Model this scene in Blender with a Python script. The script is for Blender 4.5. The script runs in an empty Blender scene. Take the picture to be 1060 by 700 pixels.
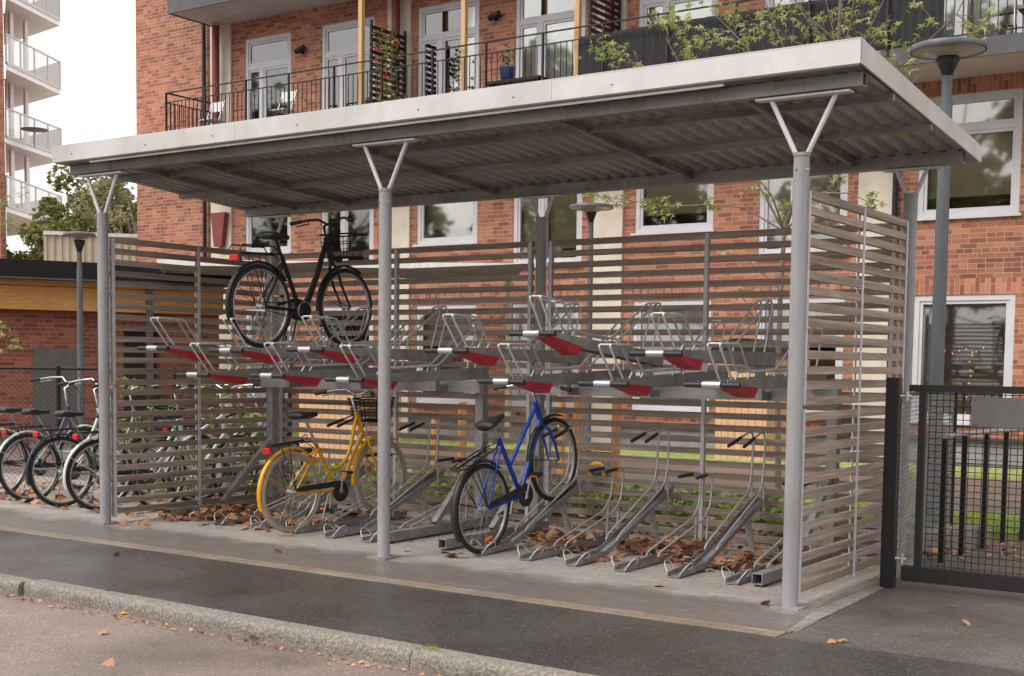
import bpy, math, random
from mathutils import Vector, Matrix
R = random.Random(7)
sc = bpy.context.scene
col = sc.collection
PI = math.pi

# ------------------------------------------------------------------ camera frame (used to turn photo pixels into world points)
CAM = Vector((2.927, -7.2982, 1.456)); F = 1331.46; CX, CY = 529.07, 470.11
def _rot(yaw, pitch, roll):
    cy, sy, cp, sp = math.cos(yaw), math.sin(yaw), math.cos(pitch), math.sin(pitch)
    f = Vector((sy*cp, cy*cp, sp)); r = Vector((cy, -sy, 0)); u = r.cross(f)
    cr, sr = math.cos(roll), math.sin(roll)
    return cr*r+sr*u, -sr*r+cr*u, f
RV, UV, FV = _rot(-0.5981, -0.0708, 0.0121)
def ray(x, y): return FV + RV*(x-CX)/F - UV*(y-CY)/F
def on(ax, v, x, y):
    d = ray(x, y); return CAM + d*((v-CAM[ax])/d[ax])
def dep(zc, x, y):
    return CAM + ray(x, y)*zc

# ------------------------------------------------------------------ materials
def newmat(name):
    m = bpy.data.materials.new(name); m.use_nodes = True
    nt = m.node_tree; b = nt.nodes['Principled BSDF']
    return m, nt, b
def N(nt, t, **k):
    n = nt.nodes.new(t)
    for a, v in k.items(): setattr(n, a, v)
    return n
def ramp(nt, stops, interp='LINEAR'):
    r = N(nt, 'ShaderNodeValToRGB'); cr = r.color_ramp; cr.interpolation = interp
    while len(cr.elements) < len(stops): cr.elements.new(0.5)
    for e, (p, c) in zip(cr.elements, stops):
        e.position = p; e.color = (*c, 1)
    return r
def noise_mat(name, c1, c2, scale=4, rough=(.5, .8), metal=0, bump=0, bscale=60, lo=.35, hi=.65, detail=6, stretch=(1, 1, 1), spec=.5, dirt=None):
    m, nt, b = newmat(name)
    g = N(nt, 'ShaderNodeNewGeometry'); mp = N(nt, 'ShaderNodeMapping'); mp.inputs['Scale'].default_value = stretch
    nt.links.new(g.outputs['Position'], mp.inputs[0])
    n = N(nt, 'ShaderNodeTexNoise'); n.inputs['Scale'].default_value = scale; n.inputs['Detail'].default_value = detail
    nt.links.new(mp.outputs[0], n.inputs['Vector'])
    r = ramp(nt, [(lo, c1), (hi, c2)]); nt.links.new(n.outputs['Fac'], r.inputs[0])
    if dirt:   # (strength, scale, stretch): streaks and blotches of grime
        md = N(nt, 'ShaderNodeMapping'); md.inputs['Scale'].default_value = dirt[2]; nt.links.new(g.outputs['Position'], md.inputs[0])
        nd = N(nt, 'ShaderNodeTexNoise'); nd.inputs['Scale'].default_value = dirt[1]; nd.inputs['Detail'].default_value = 8; nd.inputs['Roughness'].default_value = .7
        nt.links.new(md.outputs[0], nd.inputs['Vector'])
        rd = ramp(nt, [(.36, (1-dirt[0], 1-dirt[0]*1.08, 1-dirt[0]*1.2)), (.54, (1, 1, 1))]); nt.links.new(nd.outputs['Fac'], rd.inputs[0])
        mm = N(nt, 'ShaderNodeMix', data_type='RGBA', blend_type='MULTIPLY'); mm.inputs[0].default_value = 1
        nt.links.new(r.outputs[0], mm.inputs[6]); nt.links.new(rd.outputs[0], mm.inputs[7]); nt.links.new(mm.outputs[2], b.inputs['Base Color'])
    else: nt.links.new(r.outputs[0], b.inputs['Base Color'])
    mr = N(nt, 'ShaderNodeMapRange'); mr.inputs[3].default_value = rough[0]; mr.inputs[4].default_value = rough[1]
    nt.links.new(n.outputs['Fac'], mr.inputs[0]); nt.links.new(mr.outputs[0], b.inputs['Roughness'])
    b.inputs['Metallic'].default_value = metal; b.inputs['Specular IOR Level'].default_value = spec
    if bump:
        n2 = N(nt, 'ShaderNodeTexNoise'); n2.inputs['Scale'].default_value = bscale; n2.inputs['Detail'].default_value = 3
        nt.links.new(mp.outputs[0], n2.inputs['Vector'])
        bp = N(nt, 'ShaderNodeBump'); bp.inputs['Strength'].default_value = bump; bp.inputs['Distance'].default_value = .01
        nt.links.new(n2.outputs['Fac'], bp.inputs['Height']); nt.links.new(bp.outputs[0], b.inputs['Normal'])
    return m
def plain(name, c, rough=.5, metal=0, emit=0, spec=.5):
    d = tuple(v*.85 for v in c)
    m = noise_mat(name, d, c, 9, (max(rough-.08, .02), min(rough+.1, 1)), metal, spec=spec)
    if emit:
        b = m.node_tree.nodes['Principled BSDF']; b.inputs['Emission Color'].default_value = (*c, 1); b.inputs['Emission Strength'].default_value = emit
    return m
def brick_mat(name, dx, dy, stops, mortar, bw=.262, rh=.0765, vertical=False, bump=.5):
    m, nt, b = newmat(name)
    g = N(nt, 'ShaderNodeNewGeometry')
    d1 = N(nt, 'ShaderNodeVectorMath', operation='DOT_PRODUCT'); d1.inputs[1].default_value = (dx, dy, 0)
    d2 = N(nt, 'ShaderNodeVectorMath', operation='DOT_PRODUCT'); d2.inputs[1].default_value = (0, 0, 1)
    nt.links.new(g.outputs['Position'], d1.inputs[0]); nt.links.new(g.outputs['Position'], d2.inputs[0])
    c = N(nt, 'ShaderNodeCombineXYZ')
    nt.links.new(d1.outputs['Value'], c.inputs[1 if vertical else 0]); nt.links.new(d2.outputs['Value'], c.inputs[0 if vertical else 1])
    # slight wobble so the courses are not ruler-straight
    wn = N(nt, 'ShaderNodeTexNoise'); wn.inputs['Scale'].default_value = 5
    nt.links.new(c.outputs[0], wn.inputs['Vector'])
    ws = N(nt, 'ShaderNodeVectorMath', operation='SCALE'); ws.inputs['Scale'].default_value = .012
    nt.links.new(wn.outputs['Color'], ws.inputs[0])
    ad = N(nt, 'ShaderNodeVectorMath', operation='ADD'); nt.links.new(c.outputs[0], ad.inputs[0]); nt.links.new(ws.outputs[0], ad.inputs[1])
    t = N(nt, 'ShaderNodeTexBrick'); t.inputs['Scale'].default_value = 1; t.inputs['Brick Width'].default_value = bw
    t.inputs['Row Height'].default_value = rh; t.inputs['Mortar Size'].default_value = .0062; t.inputs['Mortar Smooth'].default_value = .2
    t.offset = .5; t.squash = .5 if not vertical else 1; t.squash_frequency = 3
    t.inputs['Color1'].default_value = (0, 0, 0, 1); t.inputs['Color2'].default_value = (1, 1, 1, 1)
    nt.links.new(ad.outputs[0], t.inputs['Vector'])
    r = ramp(nt, stops); nt.links.new(t.outputs['Color'], r.inputs[0])
    n = N(nt, 'ShaderNodeTexNoise'); n.inputs['Scale'].default_value = .5; n.inputs['Detail'].default_value = 9
    nt.links.new(c.outputs[0], n.inputs['Vector'])
    nr = ramp(nt, [(.3, (.70, .67, .66)), (.5, (.97, .97, .97)), (.72, (1.16, 1.14, 1.12))]); nt.links.new(n.outputs['Fac'], nr.inputs[0])
    mu = N(nt, 'ShaderNodeMix', data_type='RGBA', blend_type='MULTIPLY'); mu.inputs[0].default_value = 1
    nt.links.new(r.outputs[0], mu.inputs[6]); nt.links.new(nr.outputs[0], mu.inputs[7])
    mx = N(nt, 'ShaderNodeMix', data_type='RGBA'); nt.links.new(t.outputs['Fac'], mx.inputs[0])
    nt.links.new(mu.outputs[2], mx.inputs[6]); mx.inputs[7].default_value = (*mortar, 1)
    nt.links.new(mx.outputs[2], b.inputs['Base Color']); b.inputs['Roughness'].default_value = .85
    inv = N(nt, 'ShaderNodeMath', operation='SUBTRACT'); inv.inputs[0].default_value = 1; nt.links.new(t.outputs['Fac'], inv.inputs[1])
    n3 = N(nt, 'ShaderNodeTexNoise'); n3.inputs['Scale'].default_value = 50; nt.links.new(c.outputs[0], n3.inputs['Vector'])
    m3 = N(nt, 'ShaderNodeMath', operation='MULTIPLY_ADD'); m3.inputs[1].default_value = .3
    nt.links.new(n3.outputs['Fac'], m3.inputs[0]); nt.links.new(inv.outputs[0], m3.inputs[2])
    bp = N(nt, 'ShaderNodeBump'); bp.inputs['Strength'].default_value = bump; bp.inputs['Distance'].default_value = .008
    nt.links.new(m3.outputs[0], bp.inputs['Height']); nt.links.new(bp.outputs[0], b.inputs['Normal'])
    return m
BR = [(0, (.20, .075, .05)), (.22, (.29, .10, .06)), (.6, (.385, .142, .08)), (1, (.46, .20, .12))]
M = {}
M['brick'] = brick_mat('red brick', 1, 0, BR, (.36, .265, .205))
M['soldier'] = brick_mat('soldier course brick', 1, 0, BR, (.36, .265, .205), vertical=True)
lbd = Vector((.3, .954, 0)).normalized()
M['brick_dark'] = brick_mat('brown red brick', lbd.x, lbd.y, [(0, (.13, .035, .026)), (.5, (.22, .055, .036)), (1, (.30, .085, .05))], (.22, .15, .12))
M['brick_far'] = brick_mat('far brick', .6, .8, BR, (.34, .24, .2))
M['concrete'] = noise_mat('cream concrete', (.54, .47, .39), (.64, .57, .49), 3, (.8, .9), bump=.2)
M['plinth'] = noise_mat('grey plinth render', (.22, .21, .2), (.30, .29, .27), 3, (.8, .9), bump=.2)
M['ledge'] = plain('dark ledge', (.06, .055, .06), .6)
M['winframe'] = noise_mat('window frame paint', (.50, .49, .53), (.56, .55, .58), 2, (.4, .5))
M['slab_edge'] = noise_mat('dark grey sheet metal', (.05, .052, .058), (.075, .076, .082), 3, (.4, .6))
M['slab_under'] = noise_mat('painted soffit', (.50, .46, .45), (.58, .54, .52), 2, (.7, .8))
M['black'] = plain('black paint', (.012, .012, .013), .45, spec=.35)
M['blackrub'] = plain('black rubber', (.018, .018, .018), .65)
M['blackcloth'] = noise_mat('black windbreak cloth', (.018, .018, .02), (.035, .033, .034), 12, (.8, .95), bump=.4, bscale=20)
M['redsteel'] = plain('oxide red pipe', (.20, .035, .03), .5)
M['woodpost'] = noise_mat('pale pine', (.45, .27, .12), (.56, .36, .18), 20, (.6, .8), stretch=(1, 1, .08))
M['room_tone'] = noise_mat('beige room tone', (.42, .345, .24), (.52, .44, .31), 1.2, (.8, .9))  # stands in for the beige light seen in the first-floor windows
M['interior'] = noise_mat('room wall', (.34, .27, .17), (.46, .38, .26), .8, (.9, 1))
M['curtain'] = noise_mat('white blind', (.74, .73, .71), (.85, .84, .81), 3, (.8, .9), stretch=(6, 6, .2))
M['bulb'] = plain('warm bulb', (1, .45, .12), .5, emit=1.3)
M['red'] = noise_mat('red plate', (.42, .009, .03), (.52, .014, .045), 9, (.4, .55), dirt=(.3, 8, (1, 1, 1)))
M['galv'] = noise_mat('galvanised steel', (.27, .27, .272), (.34, .34, .342), 14, (.42, .6), metal=.3, bump=.03, lo=.3, hi=.7, dirt=(.3, 5, (1, 1, 1)))
M['galv_bright'] = noise_mat('zinc rod', (.42, .42, .42), (.52, .52, .52), 30, (.38, .55), metal=.35)
M['galv_beam'] = noise_mat('galvanised beam', (.33, .325, .32), (.42, .415, .41), 5, (.45, .65), metal=.2, stretch=(.4, 1, 3))
M['roofsteel'] = noise_mat('grey roof framing', (.20, .19, .185), (.28, .27, .26), 4, (.35, .55), metal=.3, stretch=(.4, 1, 3), dirt=(.35, 3, (1, 1, 1)))
M['tin'] = noise_mat('corrugated underside', (.31, .298, .29), (.43, .415, .40), 3, (.38, .55), metal=.35, stretch=(.5, 3, 1))
M['fascia'] = noise_mat('light fascia metal', (.52, .51, .505), (.60, .59, .585), 2.2, (.35, .5), metal=.15, detail=9, dirt=(.12, 2.2, (1.2, 1.2, .8)))
M['postpaint'] = noise_mat('pale grey post paint', (.52, .52, .54), (.57, .57, .585), 3, (.4, .55), dirt=(.12, 3.5, (2, 2, .7)))
M['chrome'] = plain('polished steel', (.62, .62, .62), .22, 1)
M['alu'] = plain('aluminium', (.50, .50, .50), .42, .75)
M['plastic'] = plain('black grip plastic', (.02, .02, .021), .5)
M['blue'] = plain('blue bicycle paint', (.008, .055, .42), .25)
M['yellow'] = plain('yellow bicycle paint', (.72, .36, .008), .3)
M['mint'] = plain('mint bicycle paint', (.58, .72, .66), .3)
M['green'] = plain('grey green bicycle paint', (.22, .30, .25), .3)
M['white'] = plain('white paint', (.74, .74, .73), .4)
M['purple'] = plain('purple paint', (.12, .05, .14), .35)
M['creamtyre'] = plain('cream tyre rubber', (.46, .37, .27), .7)
M['spoke'] = plain('spoke steel', (.6, .6, .6), .3, .9)
M['reflector'] = plain('red reflector', (.55, .01, .012), .2)
M['orange'] = plain('orange reflector', (.85, .2, .01), .25)
M['lamp'] = noise_mat('lamp paint', (.075, .085, .095), (.10, .11, .12), 3, (.35, .5))
M['lampwhite'] = plain('lamp reflector white', (.42, .38, .35), .3)
M['cream_metal'] = noise_mat('cream corrugated wall', (.46, .42, .32), (.52, .48, .37), 2, (.6, .7))
M['glulam'] = noise_mat('orange glulam', (.48, .22, .06), (.62, .31, .10), 6, (.5, .7), stretch=(1, 1, 5))
M['roofedge'] = plain('black roof edge', (.008, .008, .009), .6, spec=.25)
M['doorgrey'] = plain('grey steel door', (.11, .105, .10), .5)
M['balcony_white'] = plain('pale balcony slab', (.90, .89, .89), .6)
M['bark'] = noise_mat('grey bark', (.13, .10, .08), (.22, .175, .145), 20, (.8, .95), bump=.4, bscale=40)
M['granite'] = noise_mat('granite', (.14, .122, .105), (.29, .258, .222), 55, (.75, .9), bump=1, bscale=70, detail=9)
M['playwood'] = noise_mat('orange play timber', (.42, .17, .05), (.56, .27, .10), 18, (.5, .7), stretch=(1, 1, .1))
M['shedwood'] = noise_mat('fresh larch boards', (.52, .30, .15), (.66, .42, .24), 20, (.6, .8), stretch=(3, 3, .12))
M['toyyellow'] = plain('toy yellow', (.75, .38, .02), .4)
M['toyblue'] = plain('toy blue', (.05, .2, .55), .4)
M['potblue'] = plain('glazed blue pot', (.05, .12, .4), .3)
M['flower'] = plain('crimson flower', (.45, .01, .04), .6)
M['cushion'] = plain('grey weave', (.22, .2, .19), .8)

def glass_mat(name, tint=(.9, .95, .93), refl=.0):
    m, nt, b = newmat(name); nt.nodes.remove(b)
    out = nt.nodes['Material Output']
    tr = N(nt, 'ShaderNodeBsdfTransparent'); tr.inputs[0].default_value = (*tint, 1)
    gl = N(nt, 'ShaderNodeBsdfGlossy'); gl.inputs['Roughness'].default_value = .03
    fr = N(nt, 'ShaderNodeFresnel'); fr.inputs[0].default_value = 1.6
    ad = N(nt, 'ShaderNodeMath', operation='ADD'); ad.inputs[1].default_value = refl; nt.links.new(fr.outputs[0], ad.inputs[0])
    tn = N(nt, 'ShaderNodeTexNoise'); tn.inputs['Scale'].default_value = .8
    bp = N(nt, 'ShaderNodeBump'); bp.inputs['Strength'].default_value = .04; bp.inputs['Distance'].default_value = .05
    nt.links.new(tn.outputs['Fac'], bp.inputs['Height']); nt.links.new(bp.outputs[0], gl.inputs['Normal'])
    mx = N(nt, 'ShaderNodeMixShader'); nt.links.new(ad.outputs[0], mx.inputs[0])
    nt.links.new(tr.outputs[0], mx.inputs[1]); nt.links.new(gl.outputs[0], mx.inputs[2]); nt.links.new(mx.outputs[0], out.inputs[0])
    return m
M['glass'] = glass_mat('window glass', (.94, .95, .93), .13)
M['glassbal'] = glass_mat('balcony glass', (.86, .90, .89), .0)
_nt = M['glassbal'].node_tree; _o = _nt.nodes['Material Output']; _sh = _o.inputs[0].links[0].from_socket
_d = N(_nt, 'ShaderNodeBsdfDiffuse'); _d.inputs[0].default_value = (.8, .82, .82, 1)
_m = N(_nt, 'ShaderNodeMixShader'); _m.inputs[0].default_value = .5; _nt.links.new(_sh, _m.inputs[1]); _nt.links.new(_d.outputs[0], _m.inputs[2]); _nt.links.new(_m.outputs[0], _o.inputs[0])

def slat_wood():
    m, nt, b = newmat('weathered slat wood')
    g = N(nt, 'ShaderNodeNewGeometry')
    mp = N(nt, 'ShaderNodeMapping'); mp.inputs['Scale'].default_value = (1.3, 1.3, 45); nt.links.new(g.outputs['Position'], mp.inputs[0])
    n = N(nt, 'ShaderNodeTexNoise'); n.inputs['Scale'].default_value = 2.2; n.inputs['Detail'].default_value = 8; n.inputs['Roughness'].default_value = .65
    nt.links.new(mp.outputs[0], n.inputs['Vector'])
    r = ramp(nt, [(.3, (.195, .147, .118)), (.52, (.31, .247, .206)), (.72, (.455, .38, .33))]); nt.links.new(n.outputs['Fac'], r.inputs[0])
    # tone differs from slat to slat
    mz = N(nt, 'ShaderNodeMapping'); mz.inputs['Scale'].default_value = (.25, .25, 10.5); nt.links.new(g.outputs['Position'], mz.inputs[0])
    wn = N(nt, 'ShaderNodeTexNoise'); wn.inputs['Scale'].default_value = 1.7; wn.inputs['Detail'].default_value = 1; nt.links.new(mz.outputs[0], wn.inputs['Vector'])
    r2 = ramp(nt, [(.3, (.70, .68, .67)), (.7, (1.25, 1.22, 1.2))]); nt.links.new(wn.outputs['Fac'], r2.inputs[0])
    mu = N(nt, 'ShaderNodeMix', data_type='RGBA', blend_type='MULTIPLY'); mu.inputs[0].default_value = 1
    nt.links.new(r.outputs[0], mu.inputs[6]); nt.links.new(r2.outputs[0], mu.inputs[7])
    nt.links.new(mu.outputs[2], b.inputs['Base Color']); b.inputs['Roughness'].default_value = .75
    bp = N(nt, 'ShaderNodeBump'); bp.inputs['Strength'].default_value = .25; bp.inputs['Distance'].default_value = .004
    nt.links.new(n.outputs['Fac'], bp.inputs['Height']); nt.links.new(bp.outputs[0], b.inputs['Normal'])
    return m
M['slat'] = slat_wood()

def asphalt(name, base, spk, wet=.3, dry=.6, patch=(.75, 1.25), pscale=.9):
    m, nt, b = newmat(name)
    g = N(nt, 'ShaderNodeNewGeometry')
    v = N(nt, 'ShaderNodeTexVoronoi'); v.inputs['Scale'].default_value = 120; nt.links.new(g.outputs['Position'], v.inputs['Vector'])
    r = ramp(nt, [(0, tuple(c*.7 for c in base)), (.45, base), (.9, tuple(c*1.15 for c in base)), (.985, spk)])
    sp = N(nt, 'ShaderNodeSeparateColor'); nt.links.new(v.outputs['Color'], sp.inputs[0]); nt.links.new(sp.outputs[0], r.inputs[0])
    n = N(nt, 'ShaderNodeTexNoise'); n.inputs['Scale'].default_value = pscale; n.inputs['Detail'].default_value = 8; n.inputs['Roughness'].default_value = .6
    nt.links.new(g.outputs['Position'], n.inputs['Vector'])
    pr = ramp(nt, [(.32, (patch[0],)*3), (.68, (patch[1],)*3)]); nt.links.new(n.outputs['Fac'], pr.inputs[0])
    mu = N(nt, 'ShaderNodeMix', data_type='RGBA', blend_type='MULTIPLY'); mu.inputs[0].default_value = 1
    nt.links.new(r.outputs[0], mu.inputs[6]); nt.links.new(pr.outputs[0], mu.inputs[7]); nt.links.new(mu.outputs[2], b.inputs['Base Color'])
    rr = N(nt, 'ShaderNodeMapRange'); rr.inputs[1].default_value = .35; rr.inputs[2].default_value = .65; rr.inputs[3].default_value = wet; rr.inputs[4].default_value = dry
    nt.links.new(n.outputs['Fac'], rr.inputs[0]); nt.links.new(rr.outputs[0], b.inputs['Roughness'])
    n2 = N(nt, 'ShaderNodeTexNoise'); n2.inputs['Scale'].default_value = 90; n2.inputs['Detail'].default_value = 4; nt.links.new(g.outputs['Position'], n2.inputs['Vector'])
    bp = N(nt, 'ShaderNodeBump'); bp.inputs['Strength'].default_value = .55; bp.inputs['Distance'].default_value = .006
    nt.links.new(n2.outputs['Fac'], bp.inputs['Height']); nt.links.new(bp.outputs[0], b.inputs['Normal'])
    return m
M['asphalt'] = asphalt('wet footpath asphalt', (.060, .055, .053), (.16, .15, .145), .17, .40, (.66, 1.3), .8)
M['asphalt_r'] = asphalt('worn asphalt', (.088, .077, .069), (.19, .17, .155), .3, .6, (.7, 1.35))
M['road'] = asphalt('reddish road asphalt', (.19, .143, .122), (.32, .26, .23), .4, .7, (.6, 1.25), .9)
M['yard'] = asphalt('red brown yard', (.15, .10, .08), (.2, .15, .12), .5, .7)

def paver_mat(name, c1, c2, mortar, bw, rh, wet=False, rot=False):
    m, nt, b = newmat(name)
    g = N(nt, 'ShaderNodeNewGeometry')
    t = N(nt, 'ShaderNodeTexBrick'); t.inputs['Scale'].default_value = 1; t.inputs['Brick Width'].default_value = bw
    t.inputs['Row Height'].default_value = rh; t.inputs['Mortar Size'].default_value = .005; t.inputs['Mortar Smooth'].default_value = .4
    t.inputs['Color1'].default_value = (*c1, 1); t.inputs['Color2'].default_value = (*c2, 1); t.inputs['Mortar'].default_value = (*mortar, 1)
    mp = N(nt, 'ShaderNodeMapping'); mp.inputs['Rotation'].default_value = (0, 0, PI/2 if rot else 0)
    nt.links.new(g.outputs['Position'], mp.inputs[0]); nt.links.new(mp.outputs[0], t.inputs['Vector'])
    n = N(nt, 'ShaderNodeTexNoise'); n.inputs['Scale'].default_value = 1.6; n.inputs['Detail'].default_value = 9; n.inputs['Roughness'].default_value = .7
    nt.links.new(g.outputs['Position'], n.inputs['Vector'])
    fac = n.outputs['Fac']
    if wet:   # rain has wetted the strip that lies outside the roof's drip line
        s = N(nt, 'ShaderNodeSeparateXYZ'); nt.links.new(g.outputs['Position'], s.inputs[0])
        mr = N(nt, 'ShaderNodeMapRange'); mr.inputs[1].default_value = -.35; mr.inputs[2].default_value = .45; mr.inputs[3].default_value = -.32; mr.inputs[4].default_value = .34
        nt.links.new(s.outputs[1], mr.inputs[0])
        ad = N(nt, 'ShaderNodeMath', operation='ADD'); nt.links.new(mr.outputs[0], ad.inputs[0]); nt.links.new(n.outputs['Fac'], ad.inputs[1]); fac = ad.outputs[0]
    pr = ramp(nt, [(.38, (.54, .51, .50) if wet else (.7, .7, .7)), (.62, (1.05, 1.02, 1.0))]); nt.links.new(fac, pr.inputs[0])
    mu = N(nt, 'ShaderNodeMix', data_type='RGBA', blend_type='MULTIPLY'); mu.inputs[0].default_value = 1
    nt.links.new(t.outputs['Color'], mu.inputs[6]); nt.links.new(pr.outputs[0], mu.inputs[7])
    n2 = N(nt, 'ShaderNodeTexNoise'); n2.inputs['Scale'].default_value = 60; n2.inputs['Detail'].default_value = 5; nt.links.new(g.outputs['Position'], n2.inputs['Vector'])
    gr = ramp(nt, [(.35, (.75, .75, .75)), (.65, (1.2, 1.2, 1.2))]); nt.links.new(n2.outputs['Fac'], gr.inputs[0])
    m2 = N(nt, 'ShaderNodeMix', data_type='RGBA', blend_type='MULTIPLY'); m2.inputs[0].default_value = 1
    nt.links.new(mu.outputs[2], m2.inputs[6]); nt.links.new(gr.outputs[0], m2.inputs[7]); nt.links.new(m2.outputs[2], b.inputs['Base Color'])
    rr = N(nt, 'ShaderNodeMapRange'); rr.inputs[1].default_value = .3; rr.inputs[2].default_value = .7; rr.inputs[3].default_value = .35 if wet else .7; rr.inputs[4].default_value = .85
    nt.links.new(fac, rr.inputs[0]); nt.links.new(rr.outputs[0], b.inputs['Roughness'])
    iv = N(nt, 'ShaderNodeMath', operation='SUBTRACT'); iv.inputs[0].default_value = 1; nt.links.new(t.outputs['Fac'], iv.inputs[1])
    m3 = N(nt, 'ShaderNodeMath', operation='MULTIPLY_ADD'); m3.inputs[1].default_value = .5; nt.links.new(n2.outputs['Fac'], m3.inputs[0]); nt.links.new(iv.outputs[0], m3.inputs[2])
    bp = N(nt, 'ShaderNodeBump'); bp.inputs['Strength'].default_value = .4; bp.inputs['Distance'].default_value = .006
    nt.links.new(m3.outputs[0], bp.inputs['Height']); nt.links.new(bp.outputs[0], b.inputs['Normal'])
    return m
M['paver'] = paver_mat('grey pavers', (.285, .262, .24), (.335, .312, .29), (.225, .205, .185), .21, .105, wet=True)
M['paver_side'] = paver_mat('pale pavers', (.24, .222, .20), (.31, .288, .26), (.10, .088, .075), .28, .14, rot=True)
M['paver_tan'] = paver_mat('tan paver stripe', (.22, .175, .13), (.27, .22, .165), (.13, .10, .08), .3, .15)

def leaf_mat(name, c1, c2, c3, rough=.55, trans=True):
    m, nt, b = newmat(name)
    g = N(nt, 'ShaderNodeNewGeometry')
    r = ramp(nt, [(0, c1), (.5, c2), (1, c3)]); nt.links.new(g.outputs['Random Per Island'], r.inputs[0])
    nt.links.new(r.outputs[0], b.inputs['Base Color']); b.inputs['Roughness'].default_value = rough
    if trans:
        out = nt.nodes['Material Output']
        tl = N(nt, 'ShaderNodeBsdfTranslucent'); nt.links.new(r.outputs[0], tl.inputs[0])
        mx = N(nt, 'ShaderNodeMixShader'); mx.inputs[0].default_value = .35
        nt.links.new(b.outputs[0], mx.inputs[1]); nt.links.new(tl.outputs[0], mx.inputs[2]); nt.links.new(mx.outputs[0], out.inputs[0])
    return m
M['maple'] = leaf_mat('maple leaf', (.20, .25, .07), (.32, .37, .12), (.50, .48, .20))
M['treeleaf'] = leaf_mat('far tree leaf', (.06, .085, .02), (.13, .15, .035), (.24, .22, .06))
M['treeleaf2'] = leaf_mat('turning tree leaf', (.16, .15, .07), (.26, .22, .12), (.36, .30, .18))
M['litter'] = leaf_mat('fallen leaf', (.17, .07, .04), (.34, .155, .08), (.52, .31, .17), .7, False)
M['litter_y'] = leaf_mat('yellow fallen leaf', (.65, .35, .03), (.65, .35, .03), (.65, .35, .03), .7, False)
M['cover'] = leaf_mat('ground cover leaf', (.07, .12, .02), (.17, .26, .05), (.36, .40, .10))
M['grassm'] = noise_mat('lawn', (.20, .25, .07), (.33, .38, .11), 7, (.8, .9), bump=.6, bscale=80)
M['grassblade'] = leaf_mat('grass blade', (.20, .26, .06), (.30, .37, .09), (.42, .47, .15))
M['soil'] = noise_mat('dark soil', (.06, .045, .035), (.12, .09, .07), 9, (.85, .95), bump=.8, bscale=30)

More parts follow.
